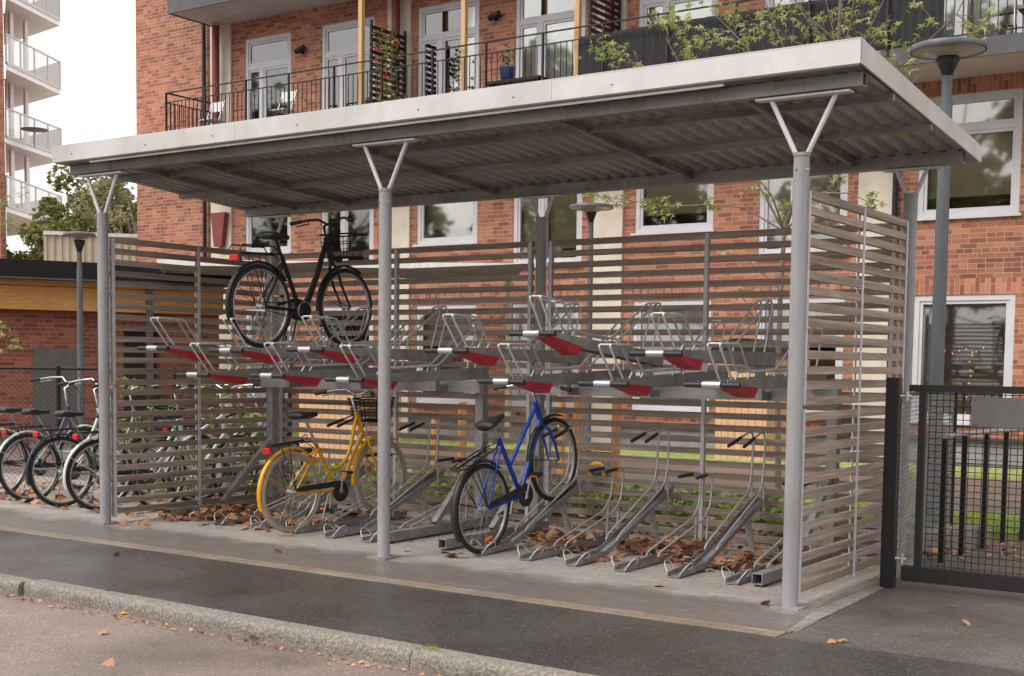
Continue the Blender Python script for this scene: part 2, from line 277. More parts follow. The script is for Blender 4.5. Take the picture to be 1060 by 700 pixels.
# ------------------------------------------------------------------ mesh builder and object helpers
ORG = {}
class MB:
    def __init__(s): s.v = []; s.f = []; s.sm = []
    def add(s, vs, fs, smooth=False):
        o = len(s.v); s.v += [tuple(v) for v in vs]
        for f in fs: s.f.append(tuple(i+o for i in f)); s.sm.append(smooth)
        return s
    def box(s, x0, x1, y0, y1, z0, z1):
        x0, x1 = sorted((x0, x1)); y0, y1 = sorted((y0, y1)); z0, z1 = sorted((z0, z1))
        vs = [(x, y, z) for z in (z0, z1) for y in (y0, y1) for x in (x0, x1)]
        return s.add(vs, [(0, 2, 3, 1), (4, 5, 7, 6), (0, 1, 5, 4), (2, 6, 7, 3), (0, 4, 6, 2), (1, 3, 7, 5)])
    def tube(s, pts, r, n=8, cap=True, r2=None):
        pts = [Vector(p) for p in pts]; k = len(pts)
        rs = [r + ((r2-r)*i/(k-1) if r2 is not None else 0) for i in range(k)] if not isinstance(r, (list, tuple)) else r
        rings = []; ref = None
        for i, p in enumerate(pts):
            t = (pts[min(i+1, k-1)] - pts[max(i-1, 0)])
            if t.length < 1e-9: t = Vector((0, 0, 1))
            t.normalize()
            if ref is None or abs(ref.dot(t)) > .97:
                ref = Vector((0, 0, 1)) if abs(t.z) < .9 else Vector((1, 0, 0))
            a = (ref - t*ref.dot(t)).normalized(); b = t.cross(a); ref = a
            rings.append([p + (a*math.cos(2*PI*j/n) + b*math.sin(2*PI*j/n))*rs[i] for j in range(n)])
        vs = [v for rg in rings for v in rg]; fs = []
        for i in range(k-1):
            for j in range(n): fs.append((i*n+j, i*n+(j+1) % n, (i+1)*n+(j+1) % n, (i+1)*n+j))
        s.add(vs, fs, n > 4)
        if cap: s.add(rings[0], [tuple(range(n-1, -1, -1))]); s.add(rings[-1], [tuple(range(n))])
        return s
    def bar(s, a, b, w, h, up=(0, 0, 1)):
        a, b = Vector(a), Vector(b); t = (b-a).normalized(); up = Vector(up)
        sd = t.cross(up)
        if sd.length < 1e-4: sd = t.cross(Vector((0, 1, 0)))
        sd.normalize(); u = sd.cross(t)
        vs = [p + sd*(w/2*i) + u*(h/2*j) for p in (a, b) for j in (-1, 1) for i in (-1, 1)]
        return s.add(vs, [(0, 2, 3, 1), (4, 5, 7, 6), (0, 1, 5, 4), (2, 6, 7, 3), (0, 4, 6, 2), (1, 3, 7, 5)])
    def hollow(s, a, b, w, h, t=.006, up=(0, 0, 1)):   # rectangular hollow section, open ended
        a, b = Vector(a), Vector(b); d = (b-a).normalized(); up = Vector(up); sd = d.cross(up).normalized(); u = sd.cross(d)
        def rect(p, w, h): return [p + sd*(w/2*i) + u*(h/2*j) for i, j in ((-1, -1), (1, -1), (1, 1), (-1, 1))]
        vs = rect(a, w, h) + rect(b, w, h) + rect(a, w-2*t, h-2*t) + rect(b, w-2*t, h-2*t)
        fs = []
        for i in range(4):
            j = (i+1) % 4
            fs += [(i, i+4, j+4, j), (8+i, 8+j, 12+j, 12+i), (i, j, 8+j, 8+i), (4+i, 12+i, 12+j, 4+j)]
        return s.add(vs, fs)
    def lathe(s, prof, c=(0, 0, 0), n=24, axis='z'):
        vs = []; fs = []
        for (r, z) in prof:
            for j in range(n):
                a = 2*PI*j/n
                q = (r*math.cos(a), r*math.sin(a), z)
                if axis == 'x': q = (q[2], q[0], q[1])
                if axis == 'y': q = (q[0], q[2], q[1])
                vs.append((q[0]+c[0], q[1]+c[1], q[2]+c[2]))
        for i in range(len(prof)-1):
            for j in range(n): fs.append((i*n+j, i*n+(j+1) % n, (i+1)*n+(j+1) % n, (i+1)*n+j))
        return s.add(vs, fs, True)
    def prism(s, poly, d):     # poly: list of 3D points, d: extrusion vector
        n = len(poly); d = Vector(d); a = [Vector(p) for p in poly]; b = [p+d for p in a]
        return s.add(a+b, [tuple(range(n-1, -1, -1)), tuple(range(n, 2*n))] + [(i, (i+1) % n, n+(i+1) % n, n+i) for i in range(n)])
    def quad(s, a, b, c, d): return s.add([a, b, c, d], [(0, 1, 2, 3)])
    def arcband(s, c, r, a0, a1, w, th, n=18, dx=0):   # mudguard: curved band round an axis along x, centre c
        vs = []; fs = []
        for i in range(n+1):
            a = a0+(a1-a0)*i/n
            for (rr, xx) in ((r, -w/2), (r+th*1.6, 0), (r, w/2), (r-th*.4, w/2*.9), (r+th*.9, 0), (r-th*.4, -w/2*.9)):
                vs.append((c[0]+xx, c[1]+rr*math.cos(a), c[2]+rr*math.sin(a)))
        for i in range(n):
            for j in range(6): fs.append((i*6+j, i*6+(j+1) % 6, (i+1)*6+(j+1) % 6, (i+1)*6+j))
        return s.add(vs, fs, True)
    def mesh(s, name, org=Vector()):
        me = bpy.data.meshes.new(name); me.from_pydata([tuple(Vector(v)-org) for v in s.v], [], s.f); me.polygons.foreach_set('use_smooth', s.sm); me.update()
        return me
    def build(s, name, mat, parent=None, org=None, bevel=0):
        o_ = ORG.get(parent.name, Vector()) if parent else (Vector(org) if org else Vector())
        me = s.mesh(name, o_); me.materials.append(M[mat] if isinstance(mat, str) else mat)
        o = bpy.data.objects.new(name, me); col.objects.link(o)
        if parent: o.parent = parent; ORG[o.name] = o_
        else:
            o.location = o_
        if bevel:
            bm = o.modifiers.new('bevel', 'BEVEL'); bm.width = bevel; bm.segments = 2; bm.limit_method = 'ANGLE'
        return o
def tag(o, label, cat, group=None, kind=None):
    if label: o['label'] = label
    if cat: o['category'] = cat
    if group: o['group'] = group
    if kind: o['kind'] = kind
    return o
def thing(name, label, cat, loc=(0, 0, 0), rot=(0, 0, 0), group=None, world=True):
    o = bpy.data.objects.new(name, None); col.objects.link(o); o.empty_display_size = .1
    o.location = loc; o.rotation_euler = rot; ORG[o.name] = Vector(loc) if world else Vector()
    return tag(o, label, cat, group)
def copy_tree(o, parent=None):
    c = o.copy(); col.objects.link(c)
    if parent: c.parent = parent
    for ch in KIDS.get(o.name, [x for x in o.children]): copy_tree(ch, c)
    return c
KIDS = {}
def struct(o, label): return tag(o, label, 'setting', kind='structure')

# ------------------------------------------------------------------ ground
g = MB(); g.quad((-220, -120, -.075), (120, -120, -.075), (120, -2.2, -.075), (-220, -2.2, -.075)); g.quad((-220, -2.2, -.10), (120, -2.2, -.10), (120, 260, -.10), (-220, 260, -.10)); g.quad((-220, -2.2, -.10), (-220, -2.2, -.075), (120, -2.2, -.075), (120, -2.2, -.10))
struct(g.build('road', 'road'), 'reddish brown road surface below the granite kerb')
g = MB(); g.box(-90, 60, -2.18, 120, -.098, -.012); struct(g.build('yard_ground', 'yard'), 'reddish brown paved yard stretching behind the shelter to the buildings')
g = MB(); g.box(-40, 40, -2.24, -.83, -.06, 0); struct(g.build('footpath', 'asphalt'), 'dark wet asphalt footpath in front of the shelter')
g = MB(); g.box(-40, .26, -.83, -.68, -.05, .002); struct(g.build('paver_stripe', 'paver_tan'), 'narrow tan paver stripe between asphalt and grey pavers')
g = MB(); g.prism([(-14, -.68, -.05), (.26, -.68, -.05), (.10, .30, -.05), (-.02, 2.4, -.05), (-14, 2.4, -.05)], (0, 0, .052))
struct(g.build('pavers', 'paver'), 'grey pavers under the bicycle shelter')
g = MB(); g.prism([(.103, .30, -.05), (.22, 1.2, -.05), (.0, 2.55, -.05), (-.02, 2.401, -.05)], (0, 0, .054))
g.prism([(.262, -.68, -.05), (.30, -.62, -.05), (.22, 1.2, -.05), (.103, .30, -.05)], (0, 0, .054))
struct(g.build('paver_edge', 'paver_side'), 'pale pavers along the right side of the shelter')
g = MB(); g.prism([(.262, -.829, -.05), (40, -.829, -.05), (40, 4.2, -.05), (.9, 4.25, -.05), (.35, 3.3, -.05), (.0, 2.45, -.05), (.223, 1.2, -.05), (.303, -.62, -.05)], (0, 0, .049))
struct(g.build('side_path', 'asphalt_r'), 'grey asphalt path running under the gate')
g = MB(); g.box(-75, -30, 16, 60, -.02, .004); struct(g.build('bounce_ground', 'concrete'), 'pale concrete ground added to bounce light up under the balcony tower')  # pale ground added to throw light onto the tower's slab undersides
g = MB(); g.box(-18, 12, 5.9, 7.6, -.02, .003); struct(g.build('inner_path', 'asphalt_r'), 'grey path crossing the yard')
g = MB(); g.box(-22, 20, 10.45, 11.9, -.02, .03); struct(g.build('lawn', 'grassm'), 'bright green lawn strip before the brick building')
g = MB(); g.prism([(-1.9, 4.0, -.02), (.36, 4.15, -.02), (.8, 4.6, -.02), (1.4, 5.5, -.02), (-2.2, 5.6, -.02)], (0, 0, .08))
struct(g.build('lawn', 'grassm'), 'small bright green lawn patch behind the gate')
g = MB(); g.prism([(-9, 2.75, -.02), (-.1, 2.6, -.02), (.0, 3.5, -.02), (-1.8, 4.0, -.02), (-2.2, 4.6, -.02), (-9.5, 5.4, -.02)], (0, 0, .035))
struct(g.build('planting_bed', 'soil'), 'dark soil bed behind the slat screens')

def blades(name, n, fn, h, w, mat, label):
    g = MB()
    for i in range(n):
        p = fn(); a = R.uniform(0, 2*PI); hh = h*R.uniform(.6, 1.3); c, s_ = math.cos(a), math.sin(a); lean = R.uniform(-.4, .4)*hh
        g.add([(p[0]-c*w, p[1]-s_*w, p[2]), (p[0]+c*w, p[1]+s_*w, p[2]), (p[0]+s_*lean, p[1]-c*lean, p[2]+hh)], [(0, 1, 2)])
    return tag(g.build(name, mat), label, 'grass', kind='stuff')
blades('grass', 9000, lambda: (R.uniform(-1.9, .7), R.uniform(4.12, 5.5), .05), .05, .006, 'grassblade', 'short bright grass growing on the small lawn behind the gate')

# granite kerb stones along the footpath edge
from mathutils import noise as mn
g = MB()
xs = -13.4; i = 0
KL = [2.4, 2.2, 2.3, 2.22, .68, 2.54, 2.45, 2.4]
while xs < 3.3 and i < len(KL):
    L = KL[i]
    off = .035 if xs < -4.4 else 0
    nx, ny, nz = 54, 5, 4
    def pt(u, v, w):
        x = xs + .003 + (L-.006)*u; y = -2.17 - .135*(1-v) - .012*(x+3) - off; z = -.1 + w*.114
        p = Vector((x, y, z)); d = mn.noise(p*9)*.010 + mn.noise(p*30)*.004
        if v < .01: p.y += d
        if w > .99: p.z += d*.6*(1-v)
        if v < .01 and w > .99: p.y += .012; p.z -= .012
        if u in (0, 1) and (w > .99): p.z -= .004
        return p
    def face(fn, a, b):
        vs = [fn(i/a, j/b) for j in range(b+1) for i in range(a+1)]
        g.add(vs, [(j*(a+1)+i, j*(a+1)+i+1, (j+1)*(a+1)+i+1, (j+1)*(a+1)+i) for j in range(b) for i in range(a)], True)
    face(lambda u, v: pt(u, v, 1), nx, ny); face(lambda u, w: pt(u, 0, w), nx, nz)
    face(lambda v, w: pt(0, v, w), ny, nz); face(lambda v, w: pt(1, 1-v, w), ny, nz)
    xs += L; i += 1
struct(g.build('kerb', 'granite'), 'rough granite kerb stones between footpath and road')

# ------------------------------------------------------------------ brick apartment building
WY = 13.0
bl = thing('apartment_building', 'red brick apartment building with cream pilasters, grey framed windows and long balconies behind the shelter', 'building', (-3.9, WY, 0))
pil = [-18.75, -13.69, -8.82, -3.93, 1.0, 5.9]
wins = []      # (x0,x1,z0,z1,kind)
baysA = [(-18.05, -16.68), (-13.24, -11.76), (-8.30, -6.78), (-3.30, -1.78), (1.6, 3.1)]
baysB = [(-15.80, -14.37), (-10.92, -9.40), (-5.94, -4.42), (-1.0, .45), (3.9, 5.4)]
for k, (a, b) in enumerate(baysA):
    wins.append((a, b, .62, 2.58, 'A')); wins.append((a, b, 3.77, 5.62, 'A' if k < 3 else 'T')); wins.append((a, b, 6.12, 8.40, 'D'))
for k, (a, b) in enumerate(baysB):
    if k != 3: wins.append((a, b, .62, 2.58, 'A')); wins.append((a, b, 3.27, 5.62, 'M')); 
    wins.append((a, b, 6.12, 8.40, 'D'))
# wall with true openings, built cell by cell
zs_ = sorted({.38, 11.2} | {w[2] for w in wins} | {w[3] for w in wins})
xs_ = sorted({-21.64, 8.0} | {w[0] for w in wins} | {w[1] for w in wins})
g = MB()
def solid(x, z):
    return not any(w[0] < x < w[1] and w[2] < z < w[3] for w in wins)
for i in range(len(zs_)-1):
    x_run = None
    for j in range(len(xs_)-1):
        s_ = solid((xs_[j]+xs_[j+1])/2, (zs_[i]+zs_[i+1])/2)
        if s_ and x_run is None: x_run = xs_[j]
        if (not s_ or j == len(xs_)-2) and x_run is not None:
            xe = xs_[j+1] if s_ else xs_[j]
            g.quad((x_run, WY, zs_[i]), (xe, WY, zs_[i]), (xe, WY, zs_[i+1]), (x_run, WY, zs_[i+1])); x_run = None
for w in wins:   # reveals
    x0, x1, z0, z1 = w[:4]; d = .22
    g.quad((x0, WY, z0), (x0, WY, z1), (x0, WY+d, z1), (x0, WY+d, z0)); g.quad((x1, WY, z0), (x1, WY+d, z0), (x1, WY+d, z1), (x1, WY, z1))
    g.quad((x0, WY, z1), (x1, WY, z1), (x1, WY+d, z1), (x0, WY+d, z1)); g.quad((x0, WY, z0), (x0, WY+d, z0), (x1, WY+d, z0), (x1, WY, z0))
g.quad((-21.64, WY, .38), (-21.64, WY, 11.2), (-21.64, WY+11, 11.2), (-21.64, WY+11, .38))
g.quad((8, WY, .38), (8, WY+11, .38), (8, WY+11, 11.2), (8, WY, 11.2)); g.quad((-21.64, WY+11, .38), (-21.64, WY+11, 11.2), (8, WY+11, 11.2), (8, WY+11, .38))
g.quad((-21.64, WY, 11.2), (8, WY, 11.2), (8, WY+11, 11.2), (-21.64, WY+11, 11.2))
g.build('wall', 'brick', bl)
g = MB(); g.box(-21.6, 8, WY+.015, WY+.3, 0, .38); g.build('plinth', 'plinth', bl)
g = MB(); g.box(-21.6, 8, WY-.06, WY+.01, .34, .40); g.build('plinth_ledge', 'ledge', bl)
for w in wins:
    if w[3] < 8: g = MB(); g.box(w[0]-.08, w[1]+.08, WY-.004, WY+.2, w[3]+.002, w[3]+.25); g.build('soldier_course', 'soldier', bl)
# rooms: floors, back wall and partitions
g = MB()
for z in (.3, 3.0, 6.02, 9.1): g.box(-21.5, 7.9, WY+.30, WY+2.4, z-.05, z)
g.box(-21.5, 7.9, WY+2.4, WY+2.5, .2, 9.1)
for x in [-21.5, -16.2, -13.7, -11.3, -8.8, -6.3, -3.95, -1.4, 1.0, 3.5, 7.8]: g.box(x-.05, x+.05, WY+.30, WY+2.395, .25, 9.095)
g.build('room_walls', 'interior', bl)
for k, x in enumerate(pil):
    g = MB()
    a, b = (x-.30, x+.29) if k else (x-.34, x+.30)
    g.box(a, b, WY-.05, WY+.003, .0, 11.2); g.build('pilaster', 'concrete', bl)
for x in (-3.62, -19.24):
    g = MB(); g.tube([(x, WY-.1, .1), (x, WY-.1, 9)], .045, 8); g.build('downpipe', 'black', bl)
for k, x in enumerate(pil):
    g = MB(); g.tube([(x+.06 if k else x+.02, WY-.22, 6.05), (x+.06 if k else x+.02, WY-.22, 8.75)], .085, 10); g.build('support_column', 'redsteel', bl)
g = MB(); g.prism([(-18.85, WY-.07, 3.95), (-18.62, WY-.07, 3.95), (-18.5, WY-.07, 4.7), (-18.95, WY-.07, 4.7)], (0, -.12, 0)); g.build('rain_hopper', 'redsteel', bl)
def window(x0, x1, z0, z1, kind):
    y = WY+.05; t = .085; fr = MB()
    fr.box(x0, x0+t, y-.035, y+.06, z0, z1); fr.box(x1-t, x1, y-.035, y+.06, z0, z1)
    fr.box(x0+t, x1-t, y-.035, y+.06, z0, z0+t); fr.box(x0+t, x1-t, y-.035, y+.06, z1-t, z1)
    t2 = .05; gz1 = z1-t
    if kind in 'TD':
        zt = z1-.52 if kind == 'T' else z1-.62
        fr.box(x0+t, x1-t, y-.03, y+.055, zt-.04, zt+.04); gz1 = zt-.04
        g_ = [(x0+t, x1-t, zt+.04, z1-t)]
    else: g_ = []
    if kind == 'M' or kind == 'D':
        xm = x0+(x1-x0)*(.36 if kind == 'D' else .42)
        fr.box(xm-.05, xm+.05, y-.03, y+.055, z0+t, gz1)
        g_ += [(x0+t, xm-.05, z0+t, gz1), (xm+.05, x1-t, z0+t, gz1)]
    else: g_ += [(x0+t, x1-t, z0+t, gz1)]
    for (a, b, c, d) in g_:      # sash
        fr.box(a, a+t2, y-.015, y+.04, c, d); fr.box(b-t2, b, y-.015, y+.04, c, d); fr.box(a+t2, b-t2, y-.015, y+.04, c, c+t2); fr.box(a+t2, b-t2, y-.015, y+.04, d-t2, d)
    f = fr.build('window' if kind != 'D' else 'balcony_door', 'winframe', bl)
    pn = MB()
    for (a, b, c, d) in g_: pn.box(a+t2, b-t2, y+.008, y+.014, c+t2, d-t2)
    pn.build('pane', 'glass', f)
    if kind != 'D':
        sl = MB(); sl.box(x0-.05, x1+.05, WY-.07, WY+.02, z0-.035, z0+.003); sl.build('sill', 'winframe', f)
    return f
for idx, w in enumerate(wins):
    f = window(*w)
    x0, x1, z0, z1, kd = w
    # curtains, white blinds, and beige sheets added to lighten the dark rooms
    if kd == 'D':
        c = MB(); n = 30
        for (a, b) in ((x0+.1, x0+(x1-x0)*(.72 if idx % 2 else .93)),):
            vs = [(a+(b-a)*i/n, WY+.135+.012*math.sin(i*1.9), z) for z in (z0+.05, z1-.6) for i in range(n+1)]
            c.add(vs, [(i, i+1, n+2+i, n+1+i) for i in range(n)], True)
        c.build('curtain', 'curtain', f)
    elif z0 > 3:
        c = MB(); fr_ = [1, .7, 1, .8, 1][idx % 5]; c.box(x0+.12, x0+.12+(x1-x0-.24)*fr_, WY+.17, WY+.175, z0+[.09, .32, .09][idx % 3], z1-.1); c.build('blind_or_fill', 'room_tone', f)  # beige sheet added behind the glass in place of room light and reflections
    elif idx % 3 != 1 and not -3.5 < x0 < -3:
        c = MB(); c.box(x0+.12, x1-.12, WY+.17, WY+.175, z1-[.75, 0, 1.1][idx % 3], z1-.1); c.build('blind_or_fill', 'curtain', f)
def bulbs(name_parent, pts):
    g = MB()
    for p in pts: g.lathe([(0, -.013), (.010, -.007), (.013, 0), (.010, .007), (0, .013)], (p[0]+R.uniform(-.03, .03), p[1], p[2]+R.uniform(-.03, .03)), 6)
    g.build('string_lights', 'bulb', name_parent)
bulbs(bl, [(-12.75+.09*i, WY+.35, 5.15+.03*math.sin(i)) for i in range(8)] + [(-12.05+.02*math.sin(j*2), WY+.35, 5.1-.16*j) for j in range(7)])
bulbs(bl, [(-3.0+.1*i, WY+.4, 1.72+.03*math.sin(i*2)) for i in range(8)] + [(-2.5+.05*math.sin(j*3), WY+.4, 1.66-.11*j) for j in range(9)])
# balcony slabs
YB = 11.68
for (z0, z1, xa) in ((5.86, 6.08, -19.0), (8.80, 9.06, -18.95)):
    g = MB(); g.box(xa, 9, YB, WY-.001, z0, z0+.03); s_ = g.build('balcony_slab', 'slab_under', bl)
    g = MB(); g.box(xa-.02, 9, YB-.04, YB-.001, z0-.02, z1+.02); g.box(xa-.03, xa-.001, YB, WY-.001, z0-.02, z1+.02); g.box(xa, 9, YB, WY-.001, z0+.032, z1)
    g.build('slab_edge', 'slab_edge', s_)
# balcony railings
def railing(xa, xb, z0, ztop, sides=(True, False)):
    r = MB(); y = YB-.06
    r.bar((xa, y, ztop), (xb, y, ztop), .03, .022); r.bar((xa, y, ztop-.20), (xb, y, ztop-.20), .02, .02); r.bar((xa, y, z0+.08), (xb, y, z0+.08), .02, .02)
    x = xa; i = 0
    while x <= xb+.01:
        r.box(x-.0065, x+.0065, y-.0065, y+.0065, z0+.08, ztop-.2)
        if i % 10 == 0: r.box(x-.016, x+.016, y-.024, y+.016, z0-.12, ztop)
        x += .12; i += 1
    if sides[0]:
        r.bar((xa, y, ztop), (xa, WY-.05, ztop), .035, .03); r.bar((xa, y, ztop-.2), (xa, WY-.05, ztop-.2), .02, .02)
        yy = y
        while yy < WY-.05: r.box(xa-.009, xa+.009, yy-.009, yy+.009, z0+.08, ztop-.2); yy += .12
    return r.build('balcony_railing', 'black', bl)
railing(-19.0, 9, 6.08, 7.12)
# cloth windbreaks behind the railing
g = MB(); n = 120
vs = [(-8.7+6.1*i/n, YB+.0+.012*math.sin(i*1.3), z) for z in (6.1, 6.98) for i in range(n+1)]
g.add(vs, [(i, i+1, n+2+i, n+1+i) for i in range(n)], True); g.build('railing_cloth', 'blackcloth', bl)
# timber posts and slatted privacy screens on the balcony
for k, x in enumerate((-13.62, -11.18, -8.78)):
    g = MB(); g.box(x-.045, x+.045, YB+.02, YB+.11, 6.085, 8.79); tag(g.build('timber_post', 'woodpost', org=(x, YB, 6.08)), ['slender pine post on the balcony, the one left of the flowering screen', 'slender pine post in the middle of the balcony, before the second glazed door', 'slender pine post on the balcony where the black cloth begins'][k], 'post', 'pine posts on the balcony')
for k, x in enumerate((-13.45, -8.6)):
    t = thing('privacy_screen', ['black slatted privacy screen with red flowers climbing it', 'black slatted privacy screen beside the black cloth railing'][k], 'screen', (x, 12.2, 6.08), group='slatted balcony screens')
    for yy in (YB+.16, WY-.15):
        g = MB(); g.box(x-.02, x+.02, yy-.02, yy+.02, 6.08, 7.95); g.build('upright', 'black', t)
    g = MB()
    for i in range(15): g.box(x-.032, x-.021, YB+.14, WY-.13, 6.18+i*.115, 6.25+i*.115)
    g.build('slats', 'black', t)
# small balcony furniture
size_lobed = [False]
def leafpatch(g, c, r, n, size, squash=1, seed=None):
    for i in range(n):
        while True:
            p = Vector((R.uniform(-1, 1), R.uniform(-1, 1), R.uniform(-1, 1)))
            if p.length < 1: break
        q = Vector(c) + Vector((p.x*r, p.y*r, p.z*r*squash))
        leaf(g, q, size*R.uniform(.6, 1.25))
def leaf(g, q, s, flat=False):
    a, b = R.uniform(0, 2*PI), (R.gauss(0, .35) if flat else R.uniform(-1.3, 1.3)); c = R.uniform(-.5, .5)
    m = Matrix.Rotation(a, 3, 'Z') @ Matrix.Rotation(b, 3, 'X') @ Matrix.Rotation(c, 3, 'Y')
    if size_lobed[0]:
        lb_ = [(-95, .10), (-50, .40), (-22, .15), (20, .52), (52, .17), (90, .62), (128, .17), (160, .52), (202, .15), (230, .40)]
        pts = [(r_*math.cos(math.radians(a_)), r_*math.sin(math.radians(a_)), (-.12 if r_ > .3 else .03)) for a_, r_ in lb_]
        V_ = [Vector(q)+m @ (Vector(p)*s) for p in pts]+[Vector(q)]
        g.add(V_, [(i, (i+1) % 10, 10) for i in range(10)]); return
    pts = [(0, -.5, 0), (.34, -.12, .06), (.5, .22, -.03), (.17, .2, .05), (0, .58, -.05), (-.17, .2, .05), (-.5, .22, -.03), (-.34, -.12, .06)]
    g.add([Vector(q)+m @ (Vector(p)*s) for p in pts], [(0, 1, 3, 5, 7), (1, 2, 3), (3, 4, 5), (5, 6, 7)])
t = thing('flowering_plant', 'tall potted climber with crimson flowers beside the black slatted screen', 'plant', (-13.1, 12.0, 6.08))
g = MB(); g.lathe([(.12, 0), (.17, .28), (.18, .3), (.15, .3)], (-13.1, 12.0, 6.08)); g.build('pot', 'white', t)
g = MB()
for zz in (6.45, 6.75, 7.05, 7.35, 7.55): leafpatch(g, (-13.1+R.uniform(-.15, .15), 12.0, zz), .28, 45, .09)
g.build('foliage', 'cover', t)
g = MB()
for i in range(16): leafpatch(g, (-13.1+R.uniform(-.35, .35), 11.95+R.uniform(-.2, .1), R.choice([7.4, 7.5, 7.6, 6.9, 6.35, 7.2])), .05, 7, .07)
g.build('flowers', 'flower', t)
t = thing('potted_plant', 'blue flower pot with pink blooms on the balcony', 'plant', (-10.4, 12.0, 6.5))
g = MB(); g.box(-10.75, -9.6, 11.8, 12.15, 6.42, 6.47); tag(g.build('balcony_bench', 'black', org=(-10.2, 12, 6.08)), 'low black bench holding the blue flower pot', 'bench')
g = MB(); g.box(-10.7, -10.64, 11.85, 12.1, 6.08, 6.42); g.box(-9.72, -9.66, 11.85, 12.1, 6.08, 6.42); o = g.build('leg', 'black', bpy.data.objects['balcony_bench'], bevel=0)
o.matrix_parent_inverse = Matrix(); o.data.transform(Matrix.Translation((10.2, -12, -6.08)))
g = MB(); g.lathe([(.0, 0), (.11, 0), (.15, .24), (.16, .25), (.13, .25), (.1, .2)], (-10.4, 12.0, 6.47)); g.build('pot', 'potblue', t)
g = MB(); leafpatch(g, (-10.4, 12, 6.86), .17, 60, .07); g.build('foliage', 'cover', t)
g = MB(); leafpatch(g, (-10.4, 12, 6.95), .17, 18, .06); g.build('flowers', 'flower', t)
def folding_chair(x, y, z, label):
    t = thing('folding_chair', label, 'chair', (x, y, z))
    g = MB(); g.box(x-.2, x+.2, y-.2, y+.2, z+.44, z+.46); g.build('seat', 'white', t)
    g = MB()
    for s_ in (-.19, .19): g.tube([(x+s_, y-.2, z), (x+s_, y+.18, z+.88)], .013, 6); g.tube([(x+s_, y+.22, z), (x+s_, y-.16, z+.46)], .013, 6)
    g.build('frame', 'alu', t)
    g = MB(); g.box(x-.19, x+.19, y+.13, y+.15, z+.66, z+.86); g.build('backrest', 'white', t)
folding_chair(-18.1, 12.1, 6.08, 'white folding chair at the far left end of the balcony')
folding_chair(-16.0, 12.1, 6.08, 'white folding chair between the two left balcony doors')
t = thing('lounge_chair', 'grey woven chair with thin steel frame on the right end of the balcony', 'chair', (-1.35, 12.1, 6.08))
g = MB(); g.box(-1.65, -1.1, 11.85, 12.35, 6.48, 6.53); g.build('seat', 'cushion', t)
g = MB(); g.box(-1.6, -1.15, 12.33, 12.37, 6.53, 6.95); g.build('backrest', 'cushion', t)
g = MB()
for s_ in (-1.68, -1.07): g.tube([(s_, 11.9, 6.08), (s_, 11.85, 6.72), (s_, 12.35, 6.75), (s_, 12.4, 6.08)], .012, 6)
g.build('frame', 'alu', t)
for x, lb in ((-16.33, 'small black wall lamp right of the leftmost balcony door'), (-11.35, 'small black wall lamp right of the middle balcony door')):
    t = thing('wall_lamp', lb, 'lamp', (x, WY, 8.0), group='wall lamps on the balcony')
    g = MB(); g.box(x-.03, x+.03, WY-.04, WY-.001, 7.9, 8.02); g.build('bracket', 'black', t)
    g = MB(); g.tube([(x-.1, WY-.11, 7.93), (x+.14, WY-.11, 7.99)], .055, 10); g.build('lamp_head', 'black', t)

# ------------------------------------------------------------------ shelter
S = 3.18; D = 2.09
FX = [0, -S, -2*S]
sh = thing('bike_shelter', 'open bicycle shelter with pale grey metal roof on six round posts and brown slat screens', 'shelter', (-S, 1.05, 0))
for k, (y, hf, bb) in enumerate(((0, 2.70, 3.055), (D, 2.70, 2.90))):
    for x in FX:
        g = MB(); g.tube([(x, y, .012), (x, y, hf)], .0475, 24); g.tube([(x, y, hf-.012), (x, y, hf+.008)], .0515, 24)
        for a_ in (-.3, 1.2): g.tube([(x, y, hf-.09), (x+.055*math.cos(a_-1.57), y+.055*math.sin(a_-1.57), hf-.09)], .007, 6); p = g.build('post', 'postpaint', sh)
        g = MB(); g.box(x-.09, x+.09, y-.09, y+.09, .002, .014); g.build('base_plate', 'galv', p)
        zt = bb-.012; h = .20 if k == 0 else .11
        g = MB()
        for s_ in (-1, 1): g.tube([(x+s_*.03, y, hf-.01), (x+s_*h, y, zt-.008)], .016, 8)
        g.box(x-h-.09, x+h+.09, y-.035, y+.035, zt-.012, zt); g.build('bracket', 'postpaint', p)
# beams (C-section look with joints)
for (y, z0, z1) in ((0, 3.055, 3.133), (D, 2.90, 2.982)):
    g = MB()
    xa, xb = -6.75, .365
    g.hollow((xa, y, (z0+z1)/2), (xb, y, (z0+z1)/2), .07, z1-z0, .006)
    for x in (-6.20, -3.65, -1.62, -.55): g.box(x-.006, x+.006, y-.038, y+.038, z0-.003, z1+.003)
    g.build('beam', 'roofsteel', sh)
def roofz(y): return 3.134 + (2.983-3.134)*y/D
for x in (-6.05, -5.35, -3.65, -1.75, -.42):
    g = MB(); g.bar((x, .04, roofz(.04)-.035), (x, D-.04, roofz(D-.04)-.035), .035, .045); g.build('rafter', 'roofsteel', sh)
for y in (.47, 1.25):
    g = MB(); g.bar((-6.79, y, roofz(y)-.030), (.383, y, roofz(y)-.026), .04, .042); g.build('purlin', 'roofsteel', sh)
